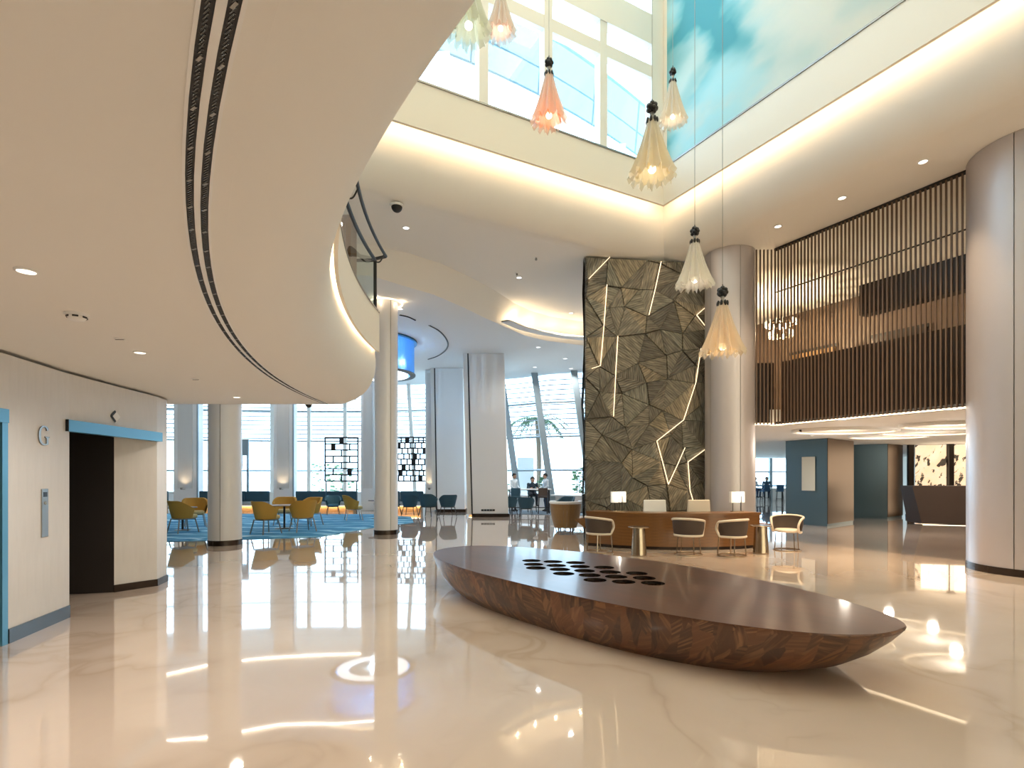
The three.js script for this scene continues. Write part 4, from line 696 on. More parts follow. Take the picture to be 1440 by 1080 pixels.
{
  const g = 'mustard armchairs in the lounge', y = (label, X, d, turn) => shellChair('mustard_armchair', label, 'armchair', M.mustard, M.steel, g, V(X, 0.013, d), turn, 1.14, M.mustardPale);
  y('mustard armchair with its back to the lobby beside the round column', -6.78, 14.9, 2.6);
  y('mustard armchair turned towards the pale wood table', -6.0, 15.5, -2.4);
  y('mustard armchair on the window side of the pale wood table', -7.45, 17.7, 0.2);
  y('mustard armchair facing the lobby across the table by the pilaster', -6.5, 17.4, -0.35);
  y('mustard armchair alone beside the slim round column', -5.72, 19.5, 2.0);
  y('mustard armchair partly hidden by the lift wall', -9.25, 15.2, 2.6);
  y('mustard armchair by the dark table near the lift wall', -9.9, 16.9, 0.6);
  const tg = (label, X, d, h, r, mat) => { const t = thing('round_table', label, 'table', V(X, 0.012, d)); mesh('table_top', lathe([[0, h - 0.025], [r - 0.01, h - 0.025], [r, h - 0.012], [r - 0.005, h], [0, h]], 36), mat, t); mesh('stem', cyl(0.03, 0.03, h - 0.03, 12, 0, (h - 0.03) / 2, 0), M.black, t); mesh('foot', lathe([[0, 0.0], [r * 0.55, 0], [r * 0.55, 0.012], [0.03, 0.03], [0, 0.03]], 28), M.black, t); };
  tg('round pale wood table among the mustard armchairs', -6.95, 16.5, 0.72, 0.48, M.oak);
  tg('dark round table among chairs near the lift wall', -9.75, 16.0, 0.68, 0.38, M.walnut);
  tg('dark small round table beside the slim round column', -5.1, 20.3, 0.70, 0.3, M.walnut);
  tg('tiny pedestal table before the banquette under the lamp', -11.0, 21.6, 0.5, 0.14, M.walnut);
  tg('tiny pedestal table before the banquette by the lattice screen', -8.3, 21.9, 0.5, 0.14, M.walnut);
  const te = 'teal armchairs in the lounge', z = (label, X, d, turn, k = 1, m = M.teal) => shellChair('teal_armchair', label, 'armchair', m, M.black, te, V(X, d > 22.3 && X > -1 ? 0.013 : X < -3.9 ? 0.013 : 0, d), turn, k, m);
  z('light teal chair beside the lone mustard armchair', -7.35, 22.2, 0.4, 1, M.tealLight);
  z('dark teal armchair nearest the slim round column', -4.85, 21.9, 2.6, 1.05);
  z('dark teal armchair second from the slim round column', -4.1, 21.7, 3.0, 1.05);
  z('dark teal armchair under the narrow warm lit pilaster', -3.3, 21.3, 2.8, 1.15);
  z('dark teal armchair before the blue grey slab column', -2.55, 21.5, -2.7, 1.1);
  z('dark teal armchair before the high table', 0.55, 21.0, 3.0, 1);
  z('dark teal armchair beside the leaning slab column', -0.1, 22.0, 2.7, 1);
  z('dark teal armchair behind the barrel chair', 1.9, 19.4, -0.8, 1.1);
  z('light grey lounge chair beyond the barrel chair', 2.35, 18.7, -1.8, 1.05, M.seatGrey);
  // barrel chair of wooden staves
  const b = thing('barrel_chair', 'wooden barrel backed lounge chair with white padded rim', 'armchair', V(1.58, 0, 15.95), 2.9);
  const A = 2.2, n = 18;
  for (let i = 0; i < n; i++) { const a0 = lerp(-A, A, i / n) + 0.006, a1 = lerp(-A, A, (i + 1) / n) - 0.006, am = (a0 + a1) / 2, R = [[0.33, 0.1], [0.40, 0.35], [0.445, 0.6], [0.46, 0.82]]; const q = (a, r) => [Math.sin(a) * r, -Math.cos(a) * r];
    mesh('stave', grid([...R.map(([r, y]) => [q(a0, r), q(am, r), q(a1, r)].map(([x, w]) => new THREE.Vector3(x, y, w))), ...R.map(([r, y]) => [q(a0, r - 0.02), q(am, r - 0.02), q(a1, r - 0.02)].map(([x, w]) => new THREE.Vector3(x, y, w))).reverse()], 0.5), M.oak, b); }
  mesh('padded_rim', tube(Array.from({ length: 15 }, (_, i) => { const a = lerp(-A, A, i / 14); return new THREE.Vector3(Math.sin(a) * 0.44, 0.835, -Math.cos(a) * 0.44); }), 0.045, 40, 10), M.white, b);
  mesh('seat', lathe([[0, 0.26], [0.36, 0.26], [0.39, 0.32], [0.37, 0.42], [0.3, 0.45], [0, 0.46]], 32), M.tealLight, b);
  for (const a of [0.7, 2.4, -0.7, -2.4]) mesh('leg', cyl(0.028, 0.02, 0.13, 10, Math.sin(a) * 0.27, 0.065, -Math.cos(a) * 0.27), M.walnut, b);
  // banquettes under the windows
  const bq = (label, x0, x1, d) => {
    const t = thing('banquette', label, 'banquette', V((x0 + x1) / 2, 0, d), 0, 'teal banquettes under the lounge windows'), w = x1 - x0;
    const bs = mesh('base', rbox(w - 0.06, 0.30, 0.5, 0.01, 0, 0.15, -0.32), M.oak, t); mesh('seat', rbox(w, 0.17, 0.6, 0.05, 0, 0.375, -0.3), M.seatGrey, t);
    const k = Math.max(1, Math.round(w / 1.2)); for (let i = 0; i < k; i++) mesh('back_cushion', rbox(w / k - 0.02, 0.5, 0.16, 0.05, -w / 2 + (i + 0.5) * w / k, 0.68, -0.54), M.teal, t);
    mesh('light_strip', box(w - 0.1, 0.02, 0.02, 0, 0.275, -0.03), M.ledSoft, bs);
    const l = new THREE.RectAreaLight(WARM, 40, w - 0.1, 0.03); l.name = 'banquette_light'; l.position.copy(V((x0 + x1) / 2, 0.26, d + 0.02)); l.rotation.x = -Math.PI / 2; scene.add(l);
  };
  bq('teal banquette left of the wide warm lit pilaster', -19.2, -15.8, 24.3); bq('teal banquette by the tall floor lamp', -14.3, -11.1, 24.2); bq('teal banquette under the brick pattern lattice screen', -9.9, -7.1, 24.2);
  bq('teal banquette under the fine lattice screen', -6.2, -4.05, 24.2); bq('short teal banquette between the two slab columns', -2.0, -0.2, 24.6);
  // lattice screens
  const lat = (label, X0, X1, y0, y1, d, rows, cols, fine) => {
    const t = thing('lattice_screen', label, 'lattice screen'), h = (y1 - y0) / rows, w = (X1 - X0) / cols, T = 0.06;
    for (let j = 0; j <= rows; j++) mesh('rail', box(X1 - X0, T, T, (X0 + X1) / 2, y0 + j * h, -d), M.black, t);
    for (const x of [X0, X1]) mesh('stile', box(T, y1 - y0 + T, T, x, (y0 + y1) / 2, -d), M.black, t);
    for (let j = 0; j < rows; j++) for (let i = 0; i <= cols; i++) { const x = X0 + (i + (j % 2 ? 0.5 : 0)) * w; if (x < X0 + 0.02 || x > X1 - 0.02) continue; mesh('divider', box((i * 7 + j * 3) % 5 === 0 ? T * 3.4 : T, h, T, x + (fine ? rr(-0.05, 0.05) : 0), y0 + (j + 0.5) * h, -d), M.black, t); }
    for (const x of [X0 + 0.05, X1 - 0.05]) mesh('post', box(0.05, y0, 0.05, x, y0 / 2, -d), M.black, t);
  };
  lat('black brick pattern lattice screen before the window', -8.85, -7.3, 1.38, 3.44, 25.6, 7, 2, false);
  lat('black fine lattice screen beside the warm lit pilaster', -5.6, -4.0, 1.38, 3.44, 25.4, 8, 6, true);
  lat('black narrow lattice screen between the two slab columns', -1.98, -1.5, 1.38, 3.44, 25.7, 8, 2, true);
  // floor lamp and dark panel
  const fl = thing('floor_lamp', 'twin pole floor lamp with large blue grey shade', 'floor lamp', V(-13.0, 0, 25.3));
  mesh('lamp_shade', lathe([[0.30, 1.95], [0.36, 1.95], [0.36, 2.62], [0.30, 2.62]], 32), M.seatGrey, fl); for (const x of [-0.12, 0.12]) mesh('pole', cyl(0.018, 0.018, 1.95, 8, x, 0.975, 0), M.black, fl); mesh('base', lathe([[0, 0], [0.28, 0], [0.28, 0.02], [0, 0.03]], 28), M.black, fl); mesh('harp', bar(new THREE.Vector3(-0.36, 2.3, 0), new THREE.Vector3(0.36, 2.3, 0), 0.02), M.black, fl);
  const dp = thing('display_panel', 'dark grey framed panel standing behind the floor lamp', 'panel', V(-13.2, 0, 26.0)); mesh('board', box(1.0, 0.8, 0.06, 0, 3.0, 0), M.bluegrey, dp); for (const x of [-0.5, 0.5]) mesh('post', box(0.09, 3.4, 0.09, x, 1.7, 0), M.bluegrey, dp);
  // high table with bar stools under the slanted windows
  const ht = thing('high_table', 'long white topped high table by the slanted windows', 'table', V(0.75, 0.013, 23.5)); mesh('table_top', rbox(1.9, 0.05, 0.6, 0.01, 0, 1.03, 0), M.white, ht); for (const [x, q] of [[-0.85, -0.22], [0.85, -0.22], [-0.85, 0.22], [0.85, 0.22]]) mesh('leg', box(0.05, 1.0, 0.05, x, 0.5, q), M.black, ht); mesh('foot_rail', box(1.7, 0.03, 0.03, 0, 0.25, 0.22), M.black, ht);
  const stool = (label, X, d, mat, turn, group) => { const t = thing('bar_stool', label, 'bar stool', V(X, X < 5 ? 0.013 : 0, d), turn, group); mesh('seat', rbox(0.4, 0.06, 0.38, 0.02, 0, 0.72, 0), mat, t); mesh('backrest', rbox(0.4, 0.34, 0.04, 0.02, 0, 0.93, -0.18), mat, t); for (const [x, q] of [[1, 1], [1, -1], [-1, 1], [-1, -1]]) mesh('leg', bar(new THREE.Vector3(x * 0.15, 0.7, q * 0.14), new THREE.Vector3(x * 0.19, 0, q * 0.18), 0.025), M.black, t); mesh('foot_rest', box(0.34, 0.02, 0.02, 0, 0.25, 0.17), M.black, t); };
  stool('dark bar stool at the white high table beside the empty end', 0.15, 22.9, M.teal, Math.PI, 'dark bar stools'); stool('dark bar stool at the white high table near the window post', 1.3, 22.9, M.brownFabric, Math.PI, 'dark bar stools');
  stool('dark bar stool under the seated person in a dark coat', 0.9, 24.15, M.teal, 0, 'dark bar stools');
  const bt = thing('high_table', 'blue high table in the far reception wing', 'table', V(15.85, 0, 33.4)); mesh('table_top', rbox(2.2, 0.06, 0.8, 0.01, 0, 1.03, 0), S({ color: L(0.04, 0.14, 0.22), roughness: 0.5 }), bt); for (const [x, q] of [[-1, -0.3], [1, -0.3], [-1, 0.3], [1, 0.3]]) mesh('leg', box(0.07, 1.0, 0.07, x, 0.5, q), M.black, bt);
  const blueSeat = S({ color: L(0.025, 0.085, 0.17), roughness: 0.7 });
  for (const [X, d, a, l] of [[15.2, 32.5, 0.3, 'blue bar stool left of the pair before the blue table'], [16.1, 32.5, -0.3, 'blue bar stool right of the pair before the blue table'], [15.3, 34.3, Math.PI, 'blue bar stool under the dark haired person at the blue table'], [16.15, 34.3, Math.PI, 'blue bar stool under the other person at the blue table']]) stool(l, X, d, blueSeat, a + Math.PI, 'blue bar stools in the reception wing');
}

// ------------------------------------------------------------------ people (each one continuous body with hair as a child)
function person(label, pos, turn, joints, look) {
  const t = thing('person', label, 'person', pos, turn);
  const res = 60, ext = 1.0, mc = new MarchingCubes(res, M.white, false, false, 60000), half = res / 2;
  const J = joints, bones = [
    ['hip', 'chest', 0.125, 0.135], ['chest', 'neck', 0.12, 0.055], ['neck', 'head', 0.05, 0.06], ['head', 'crown', 0.088, 0.092], ['head', 'nose', 0.05, 0.018],
    ...['L', 'R'].flatMap((s) => [['chest', s + 'sh', 0.09, 0.062], [s + 'sh', s + 'el', 0.052, 0.042], [s + 'el', s + 'wr', 0.042, 0.03], [s + 'wr', s + 'ha', 0.034, 0.03], [s + 'wr', s + 'th', 0.022, 0.016], ['hip', s + 'hp', 0.12, 0.095], [s + 'hp', s + 'kn', 0.092, 0.062], [s + 'kn', s + 'an', 0.06, 0.042], [s + 'an', s + 'to', 0.045, 0.035]])];
  const col = (name) => name === 'head' || name === 'crown' || name === 'nose' || /wr$|ha$|th$/.test(name) ? look.skin : /hp$|kn$|an$/.test(name) ? look.legs : look.top;
  const cy = 0.9, sd = (x, y, z) => { let m = 9, near = 0, best = 9; for (let b = 0; b < bones.length; b++) { const [p, q, r0, r1] = bones[b], A = J[p], B2 = J[q], vx = B2[0] - A[0], vy = B2[1] - A[1], vz = B2[2] - A[2], l2 = vx * vx + vy * vy + vz * vz || 1e-6, k = Math.max(0, Math.min(1, ((x - A[0]) * vx + (y - A[1]) * vy + (z - A[2]) * vz) / l2)), d = Math.hypot(x - A[0] - vx * k, y - A[1] - vy * k, z - A[2] - vz * k) - lerp(r0, r1, k); if (d < best) { best = d; near = b; } const h = Math.max(0, 0.035 - Math.abs(m - d)) / 0.035; m = Math.min(m, d) - h * h * 0.035 / 4; } return [m, near]; };
  for (let k = 0; k < res; k++) for (let j = 0; j < res; j++) for (let i = 0; i < res; i++) { const x = (i - half) / half * ext, y = (j - half) / half * ext + cy, z = (k - half) / half * ext; mc.field[k * res * res + j * res + i] = -sd(x, y, z)[0]; }
  mc.isolation = 0; mc.update();
  const n = mc.count, P = new Float32Array(mc.positionArray.slice(0, n * 3)), N = new Float32Array(mc.normalArray.slice(0, n * 3)), Cc = new Float32Array(n * 3);
  for (let i = 0; i < n; i++) { P[i * 3] *= ext; P[i * 3 + 1] = P[i * 3 + 1] * ext + cy; P[i * 3 + 2] *= ext; const b = bones[sd(P[i * 3], P[i * 3 + 1], P[i * 3 + 2])[1]], c = col(b[0] === 'neck' || b[0] === 'head' ? 'head' : /wr$/.test(b[0]) ? b[1] : /an$/.test(b[0]) ? '' : b[0]), cc = /an$/.test(b[0]) ? [0.03, 0.03, 0.03] : c; Cc.set(cc, i * 3); }
  const g = new THREE.BufferGeometry(); g.setAttribute('position', new THREE.BufferAttribute(P, 3)); g.setAttribute('normal', new THREE.BufferAttribute(N, 3)); g.setAttribute('color', new THREE.BufferAttribute(Cc, 3));
  mesh('body', g, S({ vertexColors: true, roughness: 0.8 }), t);
  const h = J.crown, hr = new THREE.SphereGeometry(0.102, 20, 14, 0, Math.PI * 2, 0, Math.PI * 0.58); hr.scale(1, 1.05, 1.08); hr.rotateX(-0.45);
  mesh('hair', hr.translate(h[0], h[1] - 0.005, h[2] - 0.012), S({ color: L(...look.hair), roughness: 0.7 }), t);
  return t;
}
const standing = (lean = 0, reach = 0.2) => ({ hip: [0, 0.95, 0], chest: [0, 1.30, lean * 0.5], neck: [0, 1.48, lean * 0.8], head: [0, 1.58, lean + 0.02], crown: [0, 1.64, lean + 0.01], nose: [0, 1.585, lean + 0.115], Lsh: [0.18, 1.40, lean * 0.6], Lel: [0.23, 1.14, 0.03 + lean * 0.5], Lwr: [0.20, 1.02, reach + lean * 0.5], Lha: [0.19, 1.0, reach + 0.09 + lean * 0.5], Lth: [0.16, 1.02, reach + 0.06 + lean * 0.5], Rsh: [-0.18, 1.40, lean * 0.6], Rel: [-0.23, 1.14, 0.03 + lean * 0.5], Rwr: [-0.20, 1.03, reach + 0.03 + lean * 0.5], Rha: [-0.18, 1.02, reach + 0.12 + lean * 0.5], Rth: [-0.15, 1.04, reach + 0.08 + lean * 0.5], Lhp: [0.09, 0.92, 0], Rhp: [-0.09, 0.92, 0], Lkn: [0.1, 0.5, 0.02], Rkn: [-0.1, 0.5, 0.02], Lan: [0.1, 0.08, -0.02], Ran: [-0.1, 0.08, -0.02], Lto: [0.11, 0.045, 0.13], Rto: [-0.11, 0.045, 0.13] });
const perched = (seat = 0.75) => ({ hip: [0, seat + 0.12, 0], chest: [0, seat + 0.44, 0.06], neck: [0, seat + 0.61, 0.10], head: [0, seat + 0.70, 0.13], crown: [0, seat + 0.76, 0.12], nose: [0, seat + 0.70, 0.225], Lsh: [0.19, seat + 0.52, 0.07], Lel: [0.25, seat + 0.28, 0.16], Lwr: [0.15, seat + 0.34, 0.38], Lha: [0.12, seat + 0.34, 0.46], Lth: [0.1, seat + 0.37, 0.43], Rsh: [-0.19, seat + 0.52, 0.07], Rel: [-0.25, seat + 0.28, 0.16], Rwr: [-0.15, seat + 0.34, 0.38], Rha: [-0.12, seat + 0.34, 0.46], Rth: [-0.1, seat + 0.37, 0.43], Lhp: [0.1, seat + 0.1, 0.02], Rhp: [-0.1, seat + 0.1, 0.02], Lkn: [0.13, seat + 0.04, 0.42], Rkn: [-0.13, seat + 0.04, 0.42], Lan: [0.13, 0.33, 0.36], Ran: [-0.13, 0.33, 0.36], Lto: [0.13, 0.30, 0.5], Rto: [-0.13, 0.30, 0.5] });
{
  const skin = [0.42, 0.24, 0.16], hair = [0.015, 0.012, 0.01];
  person('person in a white shirt standing beside the leaning slab column', V(0.08, 0.013, 24.3), 0.9, standing(0.02), { skin, hair, top: [0.68, 0.72, 0.75], legs: [0.05, 0.06, 0.08] });
  person('person in a dark coat seated at the white high table', V(0.9, 0.013, 24.2), 0.2, perched(0.72), { skin, hair, top: [0.02, 0.04, 0.06], legs: [0.03, 0.035, 0.05] });
  person('person in white standing with arms forward by the window post', V(1.55, 0.013, 24.35), -1.2, standing(0.06, 0.24), { skin, hair, top: [0.62, 0.68, 0.74], legs: [0.05, 0.08, 0.13] });
  person('dark haired person in pale shirt seated at the blue table', V(15.3, 0, 34.25), 0.5, perched(0.72), { skin, hair, top: [0.6, 0.62, 0.65], legs: [0.03, 0.05, 0.1] });
  person('person in dark top seated at the right of the blue table', V(16.15, 0, 34.25), -0.5, perched(0.72), { skin, hair: [0.06, 0.045, 0.035], top: [0.05, 0.09, 0.13], legs: [0.03, 0.05, 0.1] });
}

// ------------------------------------------------------------------ pendants
function pendant(label, px, top, bottom, width, color, inner, wm = 0.5) {
  const d = wm * F / width, c = at(px, bottom, d), H = (bottom - top) / F * d, t = thing('glass_pendant', label, 'pendant lamp', c, rnd() * 3, 'ruffled glass pendants in the atrium');
  const skirt = (k, n, h0, sc, ph) => { const rows = []; for (let j = 0; j <= 14; j++) { const v = j / 14; rows.push(Array.from({ length: n * 6 + 1 }, (_, i) => { const a = i / (n * 6) * Math.PI * 2 + ph, pl = 1 + (0.05 + 0.13 * v) * Math.cos(a * n), r = (0.055 + (wm / 2 - 0.075) * Math.pow(v, 1.05) + 0.02 * v * v * v) * sc * pl / 1.05; return new THREE.Vector3(Math.cos(a) * r, H * (0.74 - (0.74 - h0) * v) + (v > 0.9 ? (v - 0.9) * 0.35 * Math.cos(a * n * 2 + 1) : 0), Math.sin(a) * r); })); } return grid(rows, 0.9); };
  const glass = (cc) => PH({ color: L(...cc), roughness: 0.3, transmission: 0.5, thickness: 0, ior: 1.3, side: DS });
  const sk0 = mesh('outer_skirt', skirt(1, 13, 0.0, 1, 0), glass(color), t);
  mesh('inner_skirt', skirt(1, 9, 0.03, 0.72, 0.3), glass(inner), t);
  mesh('collar', merge(Array.from({ length: 8 }, (_, i) => { const a = i / 8 * Math.PI * 2; return new THREE.SphereGeometry(0.022, 8, 6).scale(0.8, 1.7, 0.8).translate(Math.cos(a) * 0.055, H * 0.735, Math.sin(a) * 0.055); })), M.black, sk0);
  mesh('neck', lathe([[0, H * 0.72], [0.035, H * 0.73], [0.018, H * 0.80], [0.03, H * 0.84], [0, H * 0.85]], 14), M.steel, t);
  const fin = mesh('finial', merge(Array.from({ length: 14 }, (_, i) => { const a = i * 2.4, q = (i / 13) * 2 - 1, r = Math.sqrt(1 - q * q); return new THREE.SphereGeometry(0.03, 8, 6).translate(Math.cos(a) * r * 0.042, H * 0.91 + q * 0.045, Math.sin(a) * r * 0.042); })), M.black, t);
  mesh('hook', tube([new THREE.Vector3(0, H * 0.95, 0), new THREE.Vector3(0.018, H * 0.98, 0), new THREE.Vector3(-0.004, H, 0), new THREE.Vector3(0, H * 1.02, 0)], 0.007, 12, 6), M.black, fin);
  mesh('cable', cyl(0.004, 0.004, H_TOP - c.y - H, 6, 0, H + (H_TOP - c.y - H) / 2, 0), M.steel, t);
  mesh('bulb', new THREE.SphereGeometry(0.045, 16, 12).translate(0, H * 0.1, 0), M.lamp, t);
  const l = new THREE.PointLight(SOFT, 0.14); l.name = 'pendant_light'; l.position.copy(c).add(new THREE.Vector3(0, H * 0.1, 0)); l.castShadow = true; scene.add(l);
}
pendant('pale green ruffled glass pendant beside the pink tinted one', 659, -62, 47, 62, [0.78, 0.80, 0.72], [0.74, 0.76, 0.64]);
pendant('pink tinted ruffled glass pendant beside the pale green one', 704, -32, 48, 42, [0.76, 0.70, 0.64], [0.84, 0.66, 0.56]);
pendant('peach ruffled glass pendant in front of the clerestory window', 772, 80, 172, 48, [0.92, 0.74, 0.64], [0.95, 0.56, 0.38]);
pendant('small clear beige glass pendant before the teal mural', 946, 94, 172, 38, [0.80, 0.76, 0.68], [0.82, 0.74, 0.62]);
pendant('large amber glass pendant at the atrium corner', 917, 142, 249, 62, [0.84, 0.79, 0.66], [0.86, 0.76, 0.54]);
pendant('clear white glass pendant before the carved stone wall', 977, 318, 402, 49, [0.82, 0.79, 0.72], [0.84, 0.80, 0.72]);
pendant('cream glass pendant hanging before the pearl column', 1016, 402, 497, 58, [0.90, 0.80, 0.66], [0.95, 0.78, 0.52]);

// ------------------------------------------------------------------ blue lounge chandelier and ceiling slots
{
  const X = -4.95, d = 19.3, R = 1.42, t = thing('strand_chandelier', 'round chandelier of hanging blue strands with glowing ring', 'chandelier', V(X, 5.22, d));
  const bl = PH({ color: L(0.22, 0.54, 0.85), roughness: 0.35, transmission: 0.3, thickness: 0, emissive: L(0.08, 0.36, 0.75), emissiveIntensity: 0.25, name: 'chandelier_strand' });
  const st = mesh('strands', merge(Array.from({ length: 150 }, (_, i) => { const a = i / 150 * Math.PI * 2; return new THREE.CylinderGeometry(0.022, 0.022, 1.2, 5).translate(Math.cos(a) * R, 0.62, Math.sin(a) * R); })), bl, t); st.userData.kind = 'stuff';
  mesh('ceiling_pan', lathe([[0, 1.22], [R + 0.12, 1.22], [R + 0.12, 1.16], [0, 1.16]], 48), S({ color: L(0.05, 0.25, 0.5), roughness: 0.5 }), t);
  mesh('outer_ring', lathe([[R - 0.14, 0.0], [R + 0.06, 0.0], [R + 0.06, 0.05], [R - 0.14, 0.05], [R - 0.14, 0]], 64), M.seatGrey, t);
  mesh('glow_ring', lathe([[R - 0.55, -0.01], [R - 0.2, -0.01], [R - 0.2, 0.04], [R - 0.55, 0.04], [R - 0.55, -0.01]], 64), M.lampCool, t);
  mesh('centre_disc', lathe([[0, 0.0], [R - 0.62, 0.0], [R - 0.62, 0.05], [0, 0.05]], 48), M.bluegrey, t);
  for (let i = 0; i < 4; i++) { const a = i * Math.PI / 2 + 0.4; mesh('hanger', cyl(0.01, 0.01, 1.2, 6, Math.cos(a) * 1.0, 0.62, Math.sin(a) * 1.0), M.steel, t); }
  const l = new THREE.PointLight(COOL, 3); l.name = 'chandelier_light'; l.position.copy(V(X, 5.1, d)); l.castShadow = true; l.shadow.radius = 5; scene.add(l);
  const l3 = new THREE.PointLight(L(0.5, 0.8, 1), 12); l3.name = 'chandelier_inner_light'; l3.position.copy(V(X, 5.8, d)); l3.castShadow = true; scene.add(l3);
  const arcSlot = (label, pp) => { const m = mesh('ceiling_air_slot', tube(pp.map(([x, y]) => onY(x, y, HL)), 0.03, 40, 6), M.black); tag(m, label, 'air vent'); };
  arcSlot('short curved black air slot in the lounge ceiling by the column', [[562, 442.5], [573, 445], [584, 450]]);
  arcSlot('long curved black air slot around the blue chandelier', [[603, 457], [616, 464], [626, 474], [630, 485], [625, 494], [614, 501], [602, 505]]);
  const led = (label, pts) => {
    const m = thing('ceiling_led_line', label, 'light strip'), c = new THREE.CatmullRomCurve3(pts.map(([x, q]) => V(x, HL - 0.03, q))), P = c.getSpacedPoints(10);
    mesh('strip', new THREE.TubeGeometry(c, 60, 0.05, 6), M.ledSoft, m);
    for (let i = 0; i < 10; i += 2) { const a = P[i], b = P[Math.min(i + 2, 10)], x = b.clone().sub(a), len = x.length(); x.normalize(); const z = new THREE.Vector3(0, 1, 0), q = new THREE.RectAreaLight(SOFT, 14, len, 0.1); q.name = 'ceiling_line_light'; q.position.copy(a).add(b).multiplyScalar(0.5); q.position.y -= 0.06; q.quaternion.setFromRotationMatrix(new THREE.Matrix4().makeBasis(x, z.clone().cross(x).normalize(), z)); scene.add(q); }
  };
  led('curved glowing line in the lounge ceiling along the windows', [[-16, 20.2], [-13.8, 21.8], [-12.3, 23.2], [-9.5, 24.0], [-6.8, 24.3]]);
  led('curved glowing line in the lounge ceiling over the mustard chairs', [[-3.9, 19.6], [-4.6, 19.1], [-6.7, 17.6], [-8.6, 16.75], [-10.2, 16.2], [-13, 16.2]].map(([x, q]) => [x, q - (x > -6.6 ? 1.9 : 0)]));
  // warm recess at the bulkhead
  const wr = thing('bulkhead_led_strip', 'warm light strip washing the bulkhead beside the carved stone wall', 'light strip');
  const pp = [[-0.1, 17.35], [0.45, 18.15], [1.1, 18.75], [1.9, 19.2], [2.9, 19.6]]; mesh('strip', tube(pp.map(([x, q]) => V(x, HL + 0.08, q - 0.35)), 0.03, 30, 6), M.led, wr);
  mesh('lip', sweep(pp.map(([x, q]) => [x + 0.02, q - 0.5]), ring([[0, HL + 0.0], [0, HL + 0.05], [0.32, HL + 0.05], [0.32, HL]]), false, 0.4), M.ceilingCool, wr);
  for (let i = 0; i + 1 < pp.length; i++) { const l4 = new THREE.PointLight(WARM, 0.3); l4.name = 'bulkhead_light'; l4.position.copy(V((pp[i][0] + pp[i + 1][0]) / 2, HL + 0.22, (pp[i][1] + pp[i + 1][1]) / 2 - 0.42)); l4.castShadow = true; scene.add(l4); }
}

// ------------------------------------------------------------------ small ceiling fittings
function downlight(label, p, r, warm, cd, group, angle = 1.25, tint = null) {
  const t = thing('downlight', label, 'downlight', p, 0, group);
  const tr = mesh('trim_ring', new THREE.TorusGeometry(r, r * 0.16, 8, 28).rotateX(Math.PI / 2).translate(0, -0.004, 0), M.white, t);
  mesh('lens', cyl(r * 0.95, r * 0.95, 0.01, 24, 0, -0.005, 0), warm ? M.lamp : M.lampCool, tr);
  const c = p.clone().add(new THREE.Vector3(0, -0.02, 0)); spot('downlight_beam', tint ? tint : warm ? SOFT : L(1, 0.95, 0.88), cd, c, c.clone().add(new THREE.Vector3(0, -3, 0)), angle, 1.0, 4);
}
const AMBER = L(1, 0.74, 0.46);
for (const [x, y, l] of [[1298, 227, 'round downlight before the slat screen beside the broad pearl column'], [1184, 278, 'middle one of three round downlights before the slat screen'], [1094, 318, 'round downlight before the slat screen above the slim pearl column']]) downlight(l, onY(x, y, HC), 0.075, true, 70, 'main ceiling downlights', 0.6, AMBER);
for (const [x, y, l] of [[571, 320, 'round downlight beside the black dome camera'], [730, 390, 'round downlight beside a small sprinkler on the main ceiling'], [803, 440, 'round downlight beside the top of the carved stone wall']]) downlight(l, onY(x, y, HC), 0.075, false, 9, 'main ceiling downlights');
for (const [X, d] of [[10.2, 5.5], [11, 2]]) downlight('round downlight in the main ceiling on the entrance side', V(X, HC, d), 0.075, true, 45, 'main ceiling downlights', 0.8, AMBER);
downlight('round downlight in the lounge ceiling touching the slim round column', onY(563, 434, HL), 0.075, true, 16, 'lounge ceiling downlights', 0.5, AMBER);
downlight('added hidden downlight in the lounge ceiling warming the pale column by the lift wall', V(-6.3, HL, 12.9), 0.075, true, 16, 'lounge ceiling downlights', 0.5, AMBER);  // unseen lamp, added to warm the foot of this column
for (const [x, y] of [[757, 488], [795, 504], [752, 516], [803, 518]]) downlight('round downlight in the lounge ceiling by the slanted windows', onY(x, y, HL), 0.09, false, 20, 'lounge ceiling downlights');
for (const [x, y, l] of [[37, 380, 'round downlight in the low ceiling before the white slotted detector'], [197, 495, 'round downlight in the low ceiling beside the dark ceiling slot'], [333, 558, 'round downlight at the lounge end of the low ceiling']]) downlight(l, onY(x, y, LOW), 0.05, true, 9, 'lift lobby downlights', 1.3);
for (const [X, d] of [[-5.4, 2.0], [-2.5, 1.0], [-1.0, -2.0], [-5, -2], [2.5, -4], [6, -6]]) downlight('round downlight in the low ceiling towards the entrance', V(X, LOW, d), 0.05, true, 9, 'lift lobby downlights', 1.3);
for (const [X, d] of [[11.5, 15], [14, 16.6], [9, 16.2], [17, 15]]) downlight('round downlight in the reception soffit', V(X, SOF, d), 0.05, true, 8, 'reception soffit downlights', 1.3);
